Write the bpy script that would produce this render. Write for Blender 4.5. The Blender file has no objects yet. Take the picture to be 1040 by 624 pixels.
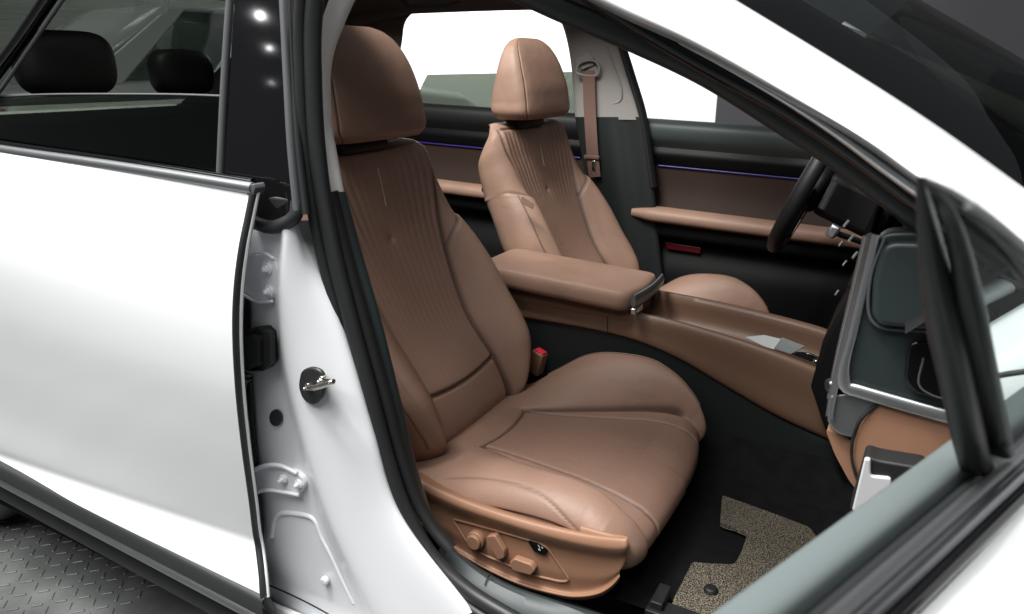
import bpy, bmesh, math, random
from mathutils import Vector, Matrix, noise
random.seed(4)
sc = bpy.context.scene
COL = sc.collection
# ------------------------------------------------------------------ camera
F_PX, YAW, PITCH = 735.0, math.radians(29.1), math.radians(18.4)
CAM = Vector((0.0, -0.662, 1.16))
FW = Vector((-math.sin(YAW)*math.cos(PITCH), math.cos(YAW)*math.cos(PITCH), -math.sin(PITCH)))
RT = Vector((math.cos(YAW), math.sin(YAW), 0.0))
UP = RT.cross(FW)
def _ray(px, py): return F_PX*FW + (px-520.0)*RT - (py-312.0)*UP
def Y(px, py, y):
    d = _ray(px, py); return CAM + d*((y-CAM.y)/d.y)
def Z(px, py, z):
    d = _ray(px, py); return CAM + d*((z-CAM.z)/d.z)
def X(px, py, x):
    d = _ray(px, py); return CAM + d*((x-CAM.x)/d.x)
def PL(px, py, o, n):
    d = _ray(px, py); return CAM + d*((o-CAM).dot(n)/d.dot(n))
# ------------------------------------------------------------------ curves
def catmull(pts, n, closed=False):
    P = [Vector(p) for p in pts]
    if len(P) == 2 and not closed:
        return [P[0].lerp(P[1], i/(n-1)) for i in range(n)]
    m = len(P); fine = []
    segs = m if closed else m-1
    for i in range(segs):
        if closed:
            a, b, c, d = P[(i-1) % m], P[i], P[(i+1) % m], P[(i+2) % m]
        else:
            b, c = P[i], P[i+1]
            a = P[i-1] if i > 0 else b*2-c
            d = P[i+2] if i+2 < m else c*2-b
        k0 = max((b-a).length, 1e-6)**.5; k1 = max((c-b).length, 1e-6)**.5; k2 = max((d-c).length, 1e-6)**.5
        t0, t1 = 0.0, k0; t2 = t1+k1; t3 = t2+k2
        for s in range(24):
            t = t1+(t2-t1)*s/24
            A1 = a*((t1-t)/(t1-t0))+b*((t-t0)/(t1-t0)); A2 = b*((t2-t)/(t2-t1))+c*((t-t1)/(t2-t1)); A3 = c*((t3-t)/(t3-t2))+d*((t-t2)/(t3-t2))
            B1 = A1*((t2-t)/(t2-t0))+A2*((t-t0)/(t2-t0)); B2 = A2*((t3-t)/(t3-t1))+A3*((t-t1)/(t3-t1))
            fine.append(B1*((t2-t)/(t2-t1))+B2*((t-t1)/(t2-t1)))
    fine.append(P[0].copy() if closed else P[-1].copy())
    L = [0.0]
    for i in range(1, len(fine)): L.append(L[-1]+(fine[i]-fine[i-1]).length)
    out = []; j = 0; cnt = n if not closed else n+1
    for i in range(cnt):
        s = L[-1]*i/(cnt-1)
        while j < len(L)-2 and L[j+1] < s: j += 1
        dl = L[j+1]-L[j]
        out.append(fine[j].lerp(fine[j+1], (s-L[j])/dl if dl > 1e-9 else 0))
    return out[:-1] if closed else out
_TAN = {}
def interp(tab, x):
    """cubic Hermite through a table (smooth first derivative)"""
    if x <= tab[0][0]: return tab[0][1]
    if x >= tab[-1][0]: return tab[-1][1]
    k = id(tab)
    if k not in _TAN:
        n = len(tab); d = [(tab[i+1][1]-tab[i][1])/(tab[i+1][0]-tab[i][0]) for i in range(n-1)]
        t = [d[0]]
        for i in range(1, n-1):
            h0, h1 = tab[i][0]-tab[i-1][0], tab[i+1][0]-tab[i][0]
            m_ = (d[i-1]*h1+d[i]*h0)/(h0+h1)
            if d[i-1]*d[i] <= 0: m_ *= .35
            t.append(m_)
        t.append(d[-1]); _TAN[k] = (tab, t)
    t = _TAN[k][1]
    for i in range(len(tab)-1):
        x0, y0 = tab[i]; x1, y1 = tab[i+1]
        if x <= x1:
            h = x1-x0; u = (x-x0)/h
            return y0*(1+2*u)*(1-u)**2+t[i]*h*u*(1-u)**2+y1*u*u*(3-2*u)+t[i+1]*h*u*u*(u-1)
def sstep(a, b, x):
    t = min(1, max(0, (x-a)/(b-a))); return t*t*(3-2*t)
# ------------------------------------------------------------------ materials
def rgb(c): return (c[0], c[1], c[2], 1)
def mat(name, col, rough=.5, metal=0.0, spec=.5, coat=0.0, bump=None, var=None, emit=None, sheen=0.0, vor=None, wear=None):
    m = bpy.data.materials.new(name); m.use_nodes = True
    nt = m.node_tree; N = nt.nodes; K = nt.links; b = N['Principled BSDF']
    b.inputs['Base Color'].default_value = rgb(col); b.inputs['Roughness'].default_value = rough
    b.inputs['Metallic'].default_value = metal; b.inputs['Specular IOR Level'].default_value = spec
    b.inputs['Coat Weight'].default_value = coat; b.inputs['Coat Roughness'].default_value = .03
    b.inputs['Sheen Weight'].default_value = sheen
    tc = N.new('ShaderNodeTexCoord')
    if var:
        scale, amt = var
        n = N.new('ShaderNodeTexNoise'); n.inputs['Scale'].default_value = scale; n.inputs['Detail'].default_value = 5
        K.new(tc.outputs['Object'], n.inputs['Vector'])
        r = N.new('ShaderNodeMapRange'); r.inputs['From Min'].default_value = .3; r.inputs['From Max'].default_value = .7
        r.inputs['To Min'].default_value = 1-amt; r.inputs['To Max'].default_value = 1+amt
        K.new(n.outputs['Fac'], r.inputs['Value'])
        mx = N.new('ShaderNodeMix'); mx.data_type = 'RGBA'; mx.blend_type = 'MULTIPLY'; mx.inputs['Factor'].default_value = 1
        mx.inputs['A'].default_value = rgb(col); K.new(r.outputs['Result'], mx.inputs['B'])
        K.new(mx.outputs['Result'], b.inputs['Base Color'])
    if wear:
        n = N.new('ShaderNodeTexNoise'); n.inputs['Scale'].default_value = wear[0]; n.inputs['Detail'].default_value = 6
        K.new(tc.outputs['Object'], n.inputs['Vector'])
        r = N.new('ShaderNodeMapRange'); r.inputs['From Min'].default_value = .3; r.inputs['From Max'].default_value = .7
        r.inputs['To Min'].default_value = rough-wear[1]; r.inputs['To Max'].default_value = rough+wear[1]
        K.new(n.outputs['Fac'], r.inputs['Value']); K.new(r.outputs['Result'], b.inputs['Roughness'])
    last = None
    if bump:
        scale, strength, dist = bump
        n = N.new('ShaderNodeTexNoise'); n.inputs['Scale'].default_value = scale; n.inputs['Detail'].default_value = 3
        K.new(tc.outputs['Object'], n.inputs['Vector'])
        bp = N.new('ShaderNodeBump'); bp.inputs['Strength'].default_value = strength; bp.inputs['Distance'].default_value = dist
        K.new(n.outputs['Fac'], bp.inputs['Height']); last = bp
    if vor:
        scale, strength, dist = vor
        n = N.new('ShaderNodeTexVoronoi'); n.inputs['Scale'].default_value = scale
        K.new(tc.outputs['Object'], n.inputs['Vector'])
        bp = N.new('ShaderNodeBump'); bp.inputs['Strength'].default_value = strength; bp.inputs['Distance'].default_value = dist
        K.new(n.outputs['Distance'], bp.inputs['Height'])
        if last: K.new(last.outputs['Normal'], bp.inputs['Normal'])
        last = bp
    if last: K.new(last.outputs['Normal'], b.inputs['Normal'])
    if emit:
        b.inputs['Emission Color'].default_value = rgb(emit[0]); b.inputs['Emission Strength'].default_value = emit[1]
    return m
def glass_mat(name, tint, rough=0.0, refl=1.0):
    m = bpy.data.materials.new(name); m.use_nodes = True
    N = m.node_tree.nodes; K = m.node_tree.links; N.clear()
    o = N.new('ShaderNodeOutputMaterial'); t = N.new('ShaderNodeBsdfTransparent'); g = N.new('ShaderNodeBsdfGlossy')
    lw = N.new('ShaderNodeLayerWeight'); lw.inputs['Blend'].default_value = .5
    pw = N.new('ShaderNodeMath'); pw.operation = 'POWER'; pw.inputs[1].default_value = 5; K.new(lw.outputs['Facing'], pw.inputs[0])
    ma = N.new('ShaderNodeMath'); ma.operation = 'MULTIPLY_ADD'; ma.inputs[1].default_value = .95*refl; ma.inputs[2].default_value = .045*refl; K.new(pw.outputs[0], ma.inputs[0])
    mx = N.new('ShaderNodeMixShader'); t.inputs['Color'].default_value = rgb(tint)
    g.inputs['Roughness'].default_value = rough
    K.new(ma.outputs[0], mx.inputs[0]); K.new(t.outputs[0], mx.inputs[1]); K.new(g.outputs[0], mx.inputs[2]); K.new(mx.outputs[0], o.inputs[0])
    return m
M = {}
LEA = (.252, .153, .114)
M['leather'] = mat('leather', LEA, .52, spec=.35, bump=(650, .16, .0012), vor=(380, .22, .0008), var=(9, .09), wear=(9, .09))
M['plastic_brown'] = mat('plastic_brown', (.255, .135, .083), .46, spec=.4, bump=(1400, .06, .0005))
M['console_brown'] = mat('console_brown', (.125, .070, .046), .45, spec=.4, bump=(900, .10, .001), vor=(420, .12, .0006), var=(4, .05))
M['door_brown_shaded'] = mat('door_brown_shaded', (.030, .018, .014), .5, spec=.4, bump=(900, .10, .001))  # same brown leather, with the shade on the far door put into its colour
M['belt_brown'] = mat('belt_brown', (.14, .080, .064), .7, spec=.3, bump=(1200, .3, .0006))
M['white_paint'] = mat('white_paint', (.75, .765, .78), .22, spec=.5, coat=.8, bump=(3, .015, .004))
M['jamb_paint'] = mat('jamb_paint', (.69, .705, .73), .34, spec=.5, coat=.35, bump=(24, .05, .002), wear=(8, .06))
M['gloss_black'] = mat('gloss_black', (.004, .004, .0045), .05, spec=.4)
M['rubber'] = mat('rubber', (.017, .0178, .019), .44, spec=.4, bump=(300, .08, .001))
M['soft_black'] = mat('soft_black', (.008, .0085, .009), .55, spec=.4, bump=(700, .12, .001))
M['slate_plastic'] = mat('slate_plastic', (.040, .050, .052), .5, spec=.4, bump=(800, .1, .0008))
M['ledge'] = mat('ledge_grey_green', (.085, .103, .104), .55, spec=.4, bump=(700, .08, .0008))
M['dash_green'] = mat('dash_green', (.022, .030, .031), .38, spec=.45, bump=(800, .08, .0008))
M['flank'] = mat('flank_black', (.011, .014, .0145), .5, spec=.4, bump=(700, .1, .001))
M['trim_black'] = mat('trim_black', (.004, .004, .0045), .45, spec=.12)
M['chrome'] = mat('chrome', (.72, .72, .73), .16, metal=1.0)
M['satin'] = mat('satin_silver', (.62, .63, .64), .36, metal=1.0)
M['satin_dark'] = mat('satin_dark', (.30, .31, .32), .38, metal=.9)
M['satin_soft'] = mat('satin_soft', (.46, .47, .48), .36, metal=.95)
M['dark_strip'] = mat('dark_strip', (.030, .031, .034), .4)
M['dark_chrome'] = mat('dark_chrome', (.13, .135, .145), .25, metal=.9)
M['deep_black'] = mat('deep_black', (.004, .004, .0045), .6, spec=.2)
M['steel'] = mat('steel', (.62, .60, .56), .24, metal=1.0, wear=(60, .08))
M['grey_metal'] = mat('grey_metal', (.28, .29, .30), .34, metal=.8)
M['grey_strip'] = mat('grey_strip', (.07, .073, .078), .36, spec=.5)
M['trim_beige'] = mat('trim_beige', (.26, .24, .23), .7, spec=.3, bump=(900, .12, .0008))
M['grey_trim'] = mat('grey_trim', (.20, .18, .17), .6)
M['headliner'] = mat('headliner', (.15, .128, .115), .9, spec=.2, bump=(900, .2, .001))
M['trim_white'] = mat('trim_white', (.80, .79, .77), .6, spec=.3, bump=(900, .08, .0008))
M['carpet'] = mat('carpet', (.006, .0062, .0065), .95, spec=.15, bump=(700, .8, .004), var=(40, .3))
M['red'] = mat('red_plastic', (.62, .02, .04), .35)
M['red_reflector'] = mat('red_reflector', (.06, .002, .005), .3)
M['glow'] = mat('ambient_strip', (.02, .01, .12), .4, emit=((.12, .05, 1.0), .012))
M['thread'] = mat('thread', (.30, .17, .115), .8)
M['badge'] = mat('badge', (.36, .28, .23), .4, metal=.6)
M['paper'] = mat('paper', (.50, .52, .52), .6)
M['smoke'] = glass_mat('tinted_glass', (.38, .41, .37))
M['dark_glass'] = glass_mat('privacy_glass', (.09, .10, .09))
M['screen_glass'] = glass_mat('windscreen_glass', (.22, .26, .25), refl=.8)
M['roof_glass'] = glass_mat('roof_glass', (.80, .82, .80))
M['clear'] = glass_mat('quarter_glass', (.62, .66, .65), refl=.10)
M['wall_white'] = mat('wall_white', (.82, .82, .82), .8, var=(.4, .03))
M['wall_dark'] = mat('wall_dark', (.042, .042, .046), .85, bump=(40, .1, .003), var=(1.2, .1))
M['bg_white'] = mat('bg_car_white', (.75, .76, .77), .25, coat=.6)
M['bg_dark'] = mat('bg_car_dark', (.012, .013, .015), .2, coat=.6)
M['tail'] = mat('tail_lens', (.20, .01, .01), .2)
M['white_bracket'] = mat('white_bracket', (.45, .45, .46), .4)
M['ribbed'] = mat('ribbed_wall', (.55, .56, .54), .6, var=(2, .06))
def perforated():
    m = mat('perforated_leather', (.258, .157, .117), .5, spec=.4, bump=(900, .12, .001), var=(6, .06)); nt = m.node_tree
    N, K = nt.nodes, nt.links; b = N['Principled BSDF']; old = b.inputs['Base Color'].links[0].from_socket
    tc = N.new('ShaderNodeTexCoord'); v = N.new('ShaderNodeTexVoronoi'); v.voronoi_dimensions = '2D'; v.inputs['Scale'].default_value = 190; v.inputs['Randomness'].default_value = .05
    K.new(tc.outputs['Object'], v.inputs['Vector'])
    r = N.new('ShaderNodeMapRange'); r.inputs['From Min'].default_value = .18; r.inputs['From Max'].default_value = .34; r.inputs['To Min'].default_value = .72
    K.new(v.outputs['Distance'], r.inputs['Value'])
    mx = N.new('ShaderNodeMix'); mx.data_type = 'RGBA'; mx.blend_type = 'MULTIPLY'; mx.inputs['Factor'].default_value = 1
    K.new(old, mx.inputs['A']); K.new(r.outputs['Result'], mx.inputs['B']); K.new(mx.outputs['Result'], b.inputs['Base Color'])
    return m
M['leather_dark'] = mat('piping_leather', (.17, .098, .069), .5, spec=.4)
M['perf'] = perforated()
M['rib'] = mat('ribbed_leather', (.238, .143, .106), .5, spec=.4, bump=(900, .12, .001), vor=(500, .12, .0006), var=(6, .06))
def with_seams(m):
    nt = m.node_tree; N, K = nt.nodes, nt.links; b = N['Principled BSDF']
    old = b.inputs['Base Color'].links[0].from_socket
    at = N.new('ShaderNodeAttribute'); at.attribute_name = 'seam'
    mu = N.new('ShaderNodeMath'); mu.operation = 'MULTIPLY'; mu.inputs[1].default_value = .78; K.new(at.outputs['Fac'], mu.inputs[0])
    n2 = N.new('ShaderNodeTexNoise'); n2.inputs['Scale'].default_value = 16; n2.inputs['Detail'].default_value = 4; n2.inputs['Distortion'].default_value = .8
    tc = N.new('ShaderNodeTexCoord'); K.new(tc.outputs['Object'], n2.inputs['Vector'])
    b2 = N.new('ShaderNodeBump'); b2.inputs['Strength'].default_value = .28; b2.inputs['Distance'].default_value = .006; K.new(n2.outputs['Fac'], b2.inputs['Height'])
    K.new(b.inputs['Normal'].links[0].from_socket, b2.inputs['Normal']); K.new(b2.outputs['Normal'], b.inputs['Normal'])
    mx = N.new('ShaderNodeMix'); mx.data_type = 'RGBA'; mx.inputs['B'].default_value = (.045, .024, .017, 1)
    K.new(mu.outputs[0], mx.inputs['Factor']); K.new(old, mx.inputs['A']); K.new(mx.outputs['Result'], b.inputs['Base Color'])
for k_ in ('leather', 'perf', 'rib'): with_seams(M[k_])
def coil():
    m = mat('coil_mat', (.2, .17, .1), .6); nt = m.node_tree; N, K = nt.nodes, nt.links; b = N['Principled BSDF']
    tc = N.new('ShaderNodeTexCoord'); v = N.new('ShaderNodeTexNoise'); v.inputs['Scale'].default_value = 420; v.inputs['Detail'].default_value = 2
    K.new(tc.outputs['Object'], v.inputs['Vector'])
    cr = N.new('ShaderNodeValToRGB'); e = cr.color_ramp.elements
    e[0].position = .42; e[0].color = (.012, .011, .010, 1); e[1].position = .56; e[1].color = (.24, .205, .15, 1)
    x = cr.color_ramp.elements.new(.49); x.color = (.085, .07, .05, 1)
    K.new(v.outputs['Fac'], cr.inputs['Fac']); K.new(cr.outputs['Color'], b.inputs['Base Color'])
    bp = N.new('ShaderNodeBump'); bp.inputs['Distance'].default_value = .006; K.new(v.outputs['Fac'], bp.inputs['Height']); K.new(bp.outputs['Normal'], b.inputs['Normal'])
    return m
M['coil'] = coil()
M['plate'] = mat('plate_floor', (.125, .132, .130), .42, spec=.4, metal=.25, var=(5, .38), bump=(200, .06, .001), wear=(10, .08))
# ------------------------------------------------------------------ object building
def world_loc(o):
    L = Vector((0, 0, 0))
    while o: L += o.location; o = o.parent
    return L
def adopt(o, parent):
    if parent:
        o.parent = parent
        o.matrix_parent_inverse = Matrix.Identity(4)
        o['_off'] = 1
    return o
def make(name, bm, m, parent=None, smooth=True, angle=40, bevel=0, bseg=2, subsurf=0, solid=0, solid_off=-1, label=None, recalc=True):
    if recalc: bmesh.ops.recalc_face_normals(bm, faces=bm.faces[:])
    me = bpy.data.meshes.new(name)
    off = world_loc(parent) if parent else Vector((0, 0, 0))
    if parent: bmesh.ops.translate(bm, verts=bm.verts[:], vec=-off)
    bm.to_mesh(me); bm.free()
    for mm in (m if isinstance(m, (list, tuple)) else [m]): me.materials.append(mm)
    if smooth:
        me.shade_smooth()
        if angle < 180: me.set_sharp_from_angle(angle=math.radians(angle))
    o = bpy.data.objects.new(name, me); COL.objects.link(o)
    if parent: o.parent = parent
    if solid:
        s = o.modifiers.new('solid', 'SOLIDIFY'); s.thickness = solid; s.offset = solid_off
    if bevel:
        b = o.modifiers.new('bevel', 'BEVEL'); b.width = bevel; b.segments = bseg; b.limit_method = 'ANGLE'; b.angle_limit = math.radians(35)
    if subsurf:
        s = o.modifiers.new('sub', 'SUBSURF'); s.levels = subsurf; s.render_levels = subsurf
    if label: o['label'] = label
    return o
def empty(name, loc, parent=None, label=None):
    o = bpy.data.objects.new(name, None); COL.objects.link(o); o.empty_display_size = .05
    if parent:
        o.parent = parent; o.location = Vector(loc)-world_loc(parent)
    else: o.location = loc
    if label: o['label'] = label
    return o
def tag(o, label, cat, group=None, kind=None):
    if label: o['label'] = label
    if cat: o['category'] = cat
    if group: o['group'] = group
    if kind: o['kind'] = kind
    return o
def grid(bm, rows, close_u=False, mi=0):
    vs = [[bm.verts.new(p) for p in r] for r in rows]
    for a, b in zip(vs, vs[1:]):
        n = len(a)
        for i in range(n if close_u else n-1):
            j = (i+1) % n
            f = bm.faces.new((a[i], a[j], b[j], b[i])); f.material_index = mi
    return vs
def loft(name, curves, m, parent, n=40, mrows=0, solid=0, label=None, angle=40, soff=-1, bevel=0):
    C = [catmull(c, n) for c in curves]
    if mrows:
        cols = [catmull([c[i] for c in C], mrows) for i in range(n)]
        C = [[cols[i][k] for i in range(n)] for k in range(mrows)]
    bm = bmesh.new(); grid(bm, C)
    return make(name, bm, m, parent, solid=solid, label=label, angle=angle, solid_off=soff, bevel=bevel)
def circ(r, n=12, ry=None, p=2.0):
    out = []
    for i in range(n):
        a = 2*math.pi*i/n; c, s = math.cos(a), math.sin(a)
        out.append((r*math.copysign(abs(c)**(2/p), c), (ry or r)*math.copysign(abs(s)**(2/p), s)))
    return out
def add_tube(bm, pts, prof, up=(0, 0, 1), n=None, closed=False, taper=None, mi=0, smooth=True):
    P = catmull(pts, n or max(8, len(pts)*6), closed) if smooth else [Vector(p) for p in pts]
    if not isinstance(prof, list): prof = circ(prof, 10)
    rows = []; U = Vector(up); k = len(P)
    for i, p in enumerate(P):
        T = (P[(i+1) % k]-P[i-1]) if closed else (P[min(i+1, k-1)]-P[max(i-1, 0)])
        T.normalize(); S = T.cross(U)
        if S.length < 1e-4: S = T.cross(Vector((1, 0, 0)))
        S.normalize(); Nn = S.cross(T)
        t = taper(i/(k-1)) if taper else 1
        rows.append([p+S*(a*t)+Nn*(b*t) for a, b in prof])
    if closed: rows.append(rows[0])
    if closed:
        vs = [[bm.verts.new(q) for q in r] for r in rows[:-1]]; vs.append(vs[0])
        for a, b in zip(vs, vs[1:]):
            for i in range(len(a)):
                j = (i+1) % len(a); bm.faces.new((a[i], a[j], b[j], b[i])).material_index = mi
    else:
        vs = grid(bm, rows, True, mi)
        bm.faces.new(vs[0]).material_index = mi; bm.faces.new(vs[-1]).material_index = mi
def tube(name, pts, prof, m, parent, up=(0, 0, 1), n=None, closed=False, label=None, taper=None, angle=50, smooth=True):
    bm = bmesh.new(); add_tube(bm, pts, prof, up, n, closed, taper, smooth=smooth)
    return make(name, bm, m, parent, label=label, angle=angle)
def add_prism(bm, poly, vec, mi=0):
    vec = Vector(vec); a = [bm.verts.new(Vector(p)) for p in poly]; b = [bm.verts.new(Vector(p)+vec) for p in poly]
    bm.faces.new(a).material_index = mi; bm.faces.new(b).material_index = mi
    for i in range(len(a)):
        j = (i+1) % len(a); bm.faces.new((a[i], a[j], b[j], b[i])).material_index = mi
def prism(name, poly, vec, m, parent=None, bevel=.003, label=None, bseg=3, angle=40):
    bm = bmesh.new(); add_prism(bm, poly, vec)
    return make(name, bm, m, parent, bevel=bevel, bseg=bseg, label=label, angle=angle)
def add_box(bm, c, s, rot=None, mi=0):
    r = bmesh.ops.create_cube(bm, size=1, matrix=Matrix.Translation(c) @ (rot.to_4x4() if rot else Matrix.Identity(4)) @ Matrix.Diagonal((s[0], s[1], s[2], 1)))
    for v in r['verts']:
        for f in v.link_faces: f.material_index = mi
def box(name, c, s, m, parent=None, rot=None, bevel=.004, label=None, bseg=3):
    bm = bmesh.new(); add_box(bm, c, s, rot)
    return make(name, bm, m, parent, bevel=bevel, label=label, bseg=bseg)
def add_cyl(bm, p, q, r, n=24, r2=None):
    p, q = Vector(p), Vector(q); d = (q-p); R = d.to_track_quat('Z', 'Y').to_matrix().to_4x4()
    bmesh.ops.create_cone(bm, cap_ends=True, segments=n, radius1=r, radius2=r if r2 is None else r2, depth=d.length, matrix=Matrix.Translation((p+q)/2) @ R)
def cyl(name, p, q, r, m, parent, bevel=.001, label=None, n=32, r2=None):
    bm = bmesh.new(); add_cyl(bm, p, q, r, n, r2); return make(name, bm, m, parent, bevel=bevel, label=label)
def round_poly(pts, r, k=5):
    """rounds the corners of a closed polygon (3D)"""
    P = [Vector(p) for p in pts]; out = []; n = len(P)
    for i in range(n):
        a, b, c = P[i-1], P[i], P[(i+1) % n]
        u, v = (a-b), (c-b); rr = min(r, u.length*.45, v.length*.45); u = b+u.normalized()*rr; v = b+v.normalized()*rr
        for j in range(k+1):
            t = j/k; out.append(u*(1-t)**2+b*2*t*(1-t)+v*t*t)
    return out

# ================================================================== SETTING
bm = bmesh.new(); grid(bm, [[Vector((-11, -7, 0)), Vector((7, -7, 0))], [Vector((-11, 7.2, 0)), Vector((7, 7.2, 0))]])
fl = make('floor', bm, M['plate'], None, smooth=False); fl['kind'] = 'structure'
# raised treads of the plate near the car
bm = bmesh.new()
for i in range(-2, 40):
    for j in range(-14, 14):
        x = -2.75+i*.034; y = -.25+j*.034; a = math.radians(45 if (i+j) % 2 else -45)
        add_box(bm, (x, y, .0012), (.024, .0065, .0036), Matrix.Rotation(a, 3, 'Z'))
tr = make('floor_tread_pattern', bm, M['plate'], None, smooth=False, bevel=.001, bseg=1); tr['kind'] = 'structure'
w = box('showroom_wall', (-6.39, 7.05, 1.9), (9.0, .1, 3.8), M['wall_white'], None)
tag(w, 'bright white showroom wall seen through the car windows', 'wall')
w = box('showroom_wall', (2.11, 7.05, 1.9), (8.0, .1, 3.8), M['wall_dark'], None)
tag(w, 'dark grey showroom wall above the windscreen', 'wall')
bm = bmesh.new(); pr_ = []
for k in range(66):
    z0 = k*.056; pr_ += [(-8.55, z0), (-8.55, z0+.046), (-8.554, z0+.048), (-8.554, z0+.054)]
grid(bm, [[Vector((x, y, z)) for x, z in pr_] for y in (.2, 7.0)])
w = make('showroom_wall', bm, M['ribbed'], None, smooth=False)
tag(w, 'pale ribbed showroom wall beyond the rear window and the parked white car', 'wall')

# ================================================================== CAR
car = empty('car', (-.9, .89, 0)); tag(car, 'white car with open front door showing tan leather seats', 'car')
# ------------------------------------------------------------------ floor pan
pan = empty('floor_pan', (-.9, .89, .3), car)
bm = bmesh.new()
prof = [(-2.6, .62), (-1.75, .62), (-1.66, .36), (-1.0, .335), (-.35, .33), (.05, .33), (.30, .42), (.42, .62)]
rows = [[Vector((x, y, z+(.06 if .80 < y < .98 else 0))) for (x, z) in prof] for y in (.275, .32, .5, .76, .81, .98, 1.02, 1.3, 1.5, 1.63)]
grid(bm, rows); make('carpet', bm, M['carpet'], pan, angle=60)
bm = bmesh.new(); grid(bm, [[Vector((x, y, .17)) for x in (-2.9, .9)] for y in (.045, 1.74)]); make('underbody', bm, M['soft_black'], pan, smooth=False)
def rail(yy):
    b = bmesh.new()
    add_box(b, (-.62, yy, .350), (.56, .05, .03)); add_box(b, (-.62, yy, .366), (.54, .02, .02))
    return b
make('seat_rail', rail(.31), M['soft_black'], pan, bevel=.003)
make('seat_rail', rail(.69), M['soft_black'], pan, bevel=.003)
b = bmesh.new(); add_box(b, (-.225, .27, .343), (.09, .035, .012)); add_box(b, (-.255, .285, .352), (.02, .05, .02)); add_box(b, (-.16, .26, .345), (.05, .012, .01))
make('rail_cover', b, M['soft_black'], pan, bevel=.002)
# ------------------------------------------------------------------ seats
SO = Vector((-.75, .52, .44)); ST = Vector((-.407, 0, .9135)); SN = Vector((.9135, 0, .407))
W_T = [(-.04, .13), (-.01, .185), (.04, .220), (.1, .250), (.18, .266), (.28, .266), (.37, .252), (.45, .236), (.52, .230), (.57, .225), (.605, .208), (.63, .176), (.648, .12)]
B_T = [(-.04, .15), (.09, .128), (.18, .122), (.28, .133), (.36, .145), (.42, .158), (.5, .180), (.56, .195), (.6, .192), (.65, .17)]
C_T = [(-.04, -.01), (.03, .012), (.09, .016), (.15, .006), (.22, -.008), (.32, -.014), (.43, -.012), (.52, -.002), (.6, .004), (.648, -.02)]
H_T = [(-.04, .015), (.05, .038), (.14, .052), (.24, .052), (.32, .045), (.40, .028), (.45, .010), (.50, .000), (.65, -.002)]
R_T = [(-.04, .04), (.02, .11), (.3, .11), (.46, .095), (.53, .080), (.58, .058), (.61, .036), (.648, .008)]
GS = [1.0]
def groove(d, w, dep):
    d = abs(d)/w; return -GS[0]*dep*math.exp(-d*d) if d < 3 else 0
def paint_seams(bm, vals):
    """how much of a stitched seam each vertex lies in, read by the leather materials"""
    L = bm.verts.layers.float.new('seam')
    bm.verts.ensure_lookup_table()
    for v, x in zip(bm.verts, vals): v[L] = max(0.0, min(1.0, x))
def back_front(y, v):
    w = interp(W_T, v); b = interp(B_T, v); ay = abs(y); q = ay/w
    h = interp(H_T, v); c = interp(C_T, v)
    f = c - .012*math.cos(min(1, ay/b)*math.pi/2)*sstep(.1, .2, v)
    if ay > b:
        peak = .80*w
        if peak < b+.02: peak = b+.02
        f += h*sstep(b-.01, peak, ay)**.85
    # lower bolster stands proud of the shoulder beyond the notch seam
    vs = .355+.095*math.sqrt(max(0, min(1, (ay-b)/max(.02, w-b))))
    if ay > b-.004:
        ed_ = 1-.9*sstep(.80, .97, q)
        f += .010*sstep(vs+.010, vs-.008, v)*sstep(b-.004, b+.02, ay)*ed_
        f += groove(v-vs, .0042, .007)*(1-.5*sstep(.85, 1, q))
    f += groove(ay-b, .0045, .009)*sstep(.625, .60, v)
    if v < .09+.03 and ay < b: f += groove(v-(.088+.012*(ay/b)**2), .0045, .009)
    if ay < b and v > .09:
        up = sstep(.36, .50, v)*sstep(.618, .585, v)
        ph = ay/b*8.0
        r = abs(math.sin(math.pi*ph))**.6
        f += (.0006+.0032*up*sstep(.15, .7, ay/b))*(r-1)*sstep(.09, .13, v)*sstep(b, b-.012, ay)*sstep(.618, .606, v)*(1-.75*sstep(.06, .0, ay)*up)
    f += groove(v-.612, .004, .006)*sstep(.19, .17, ay)
    d2 = (y-(-.004))**2+(v-.423)**2
    f += -.007*math.exp(-d2/(.006**2)) - .003*math.exp(-d2/(.02**2))
    # roll off at the sides
    e = max(0, (q-.80)/.20)
    f -= (.050+.015*sstep(.5, .3, v))*(1-.75*sstep(.54, .635, v))*(1-math.sqrt(max(0, 1-min(1, e)**2)))
    tv = max(0, (v-.592)/.057); f -= .040*(1-math.sqrt(max(0, 1-min(1, tv)**2)))
    bv = max(0, (.02-v)/.06); f -= .05*(1-math.sqrt(max(0, 1-min(1, bv)**2)))
    return f
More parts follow.
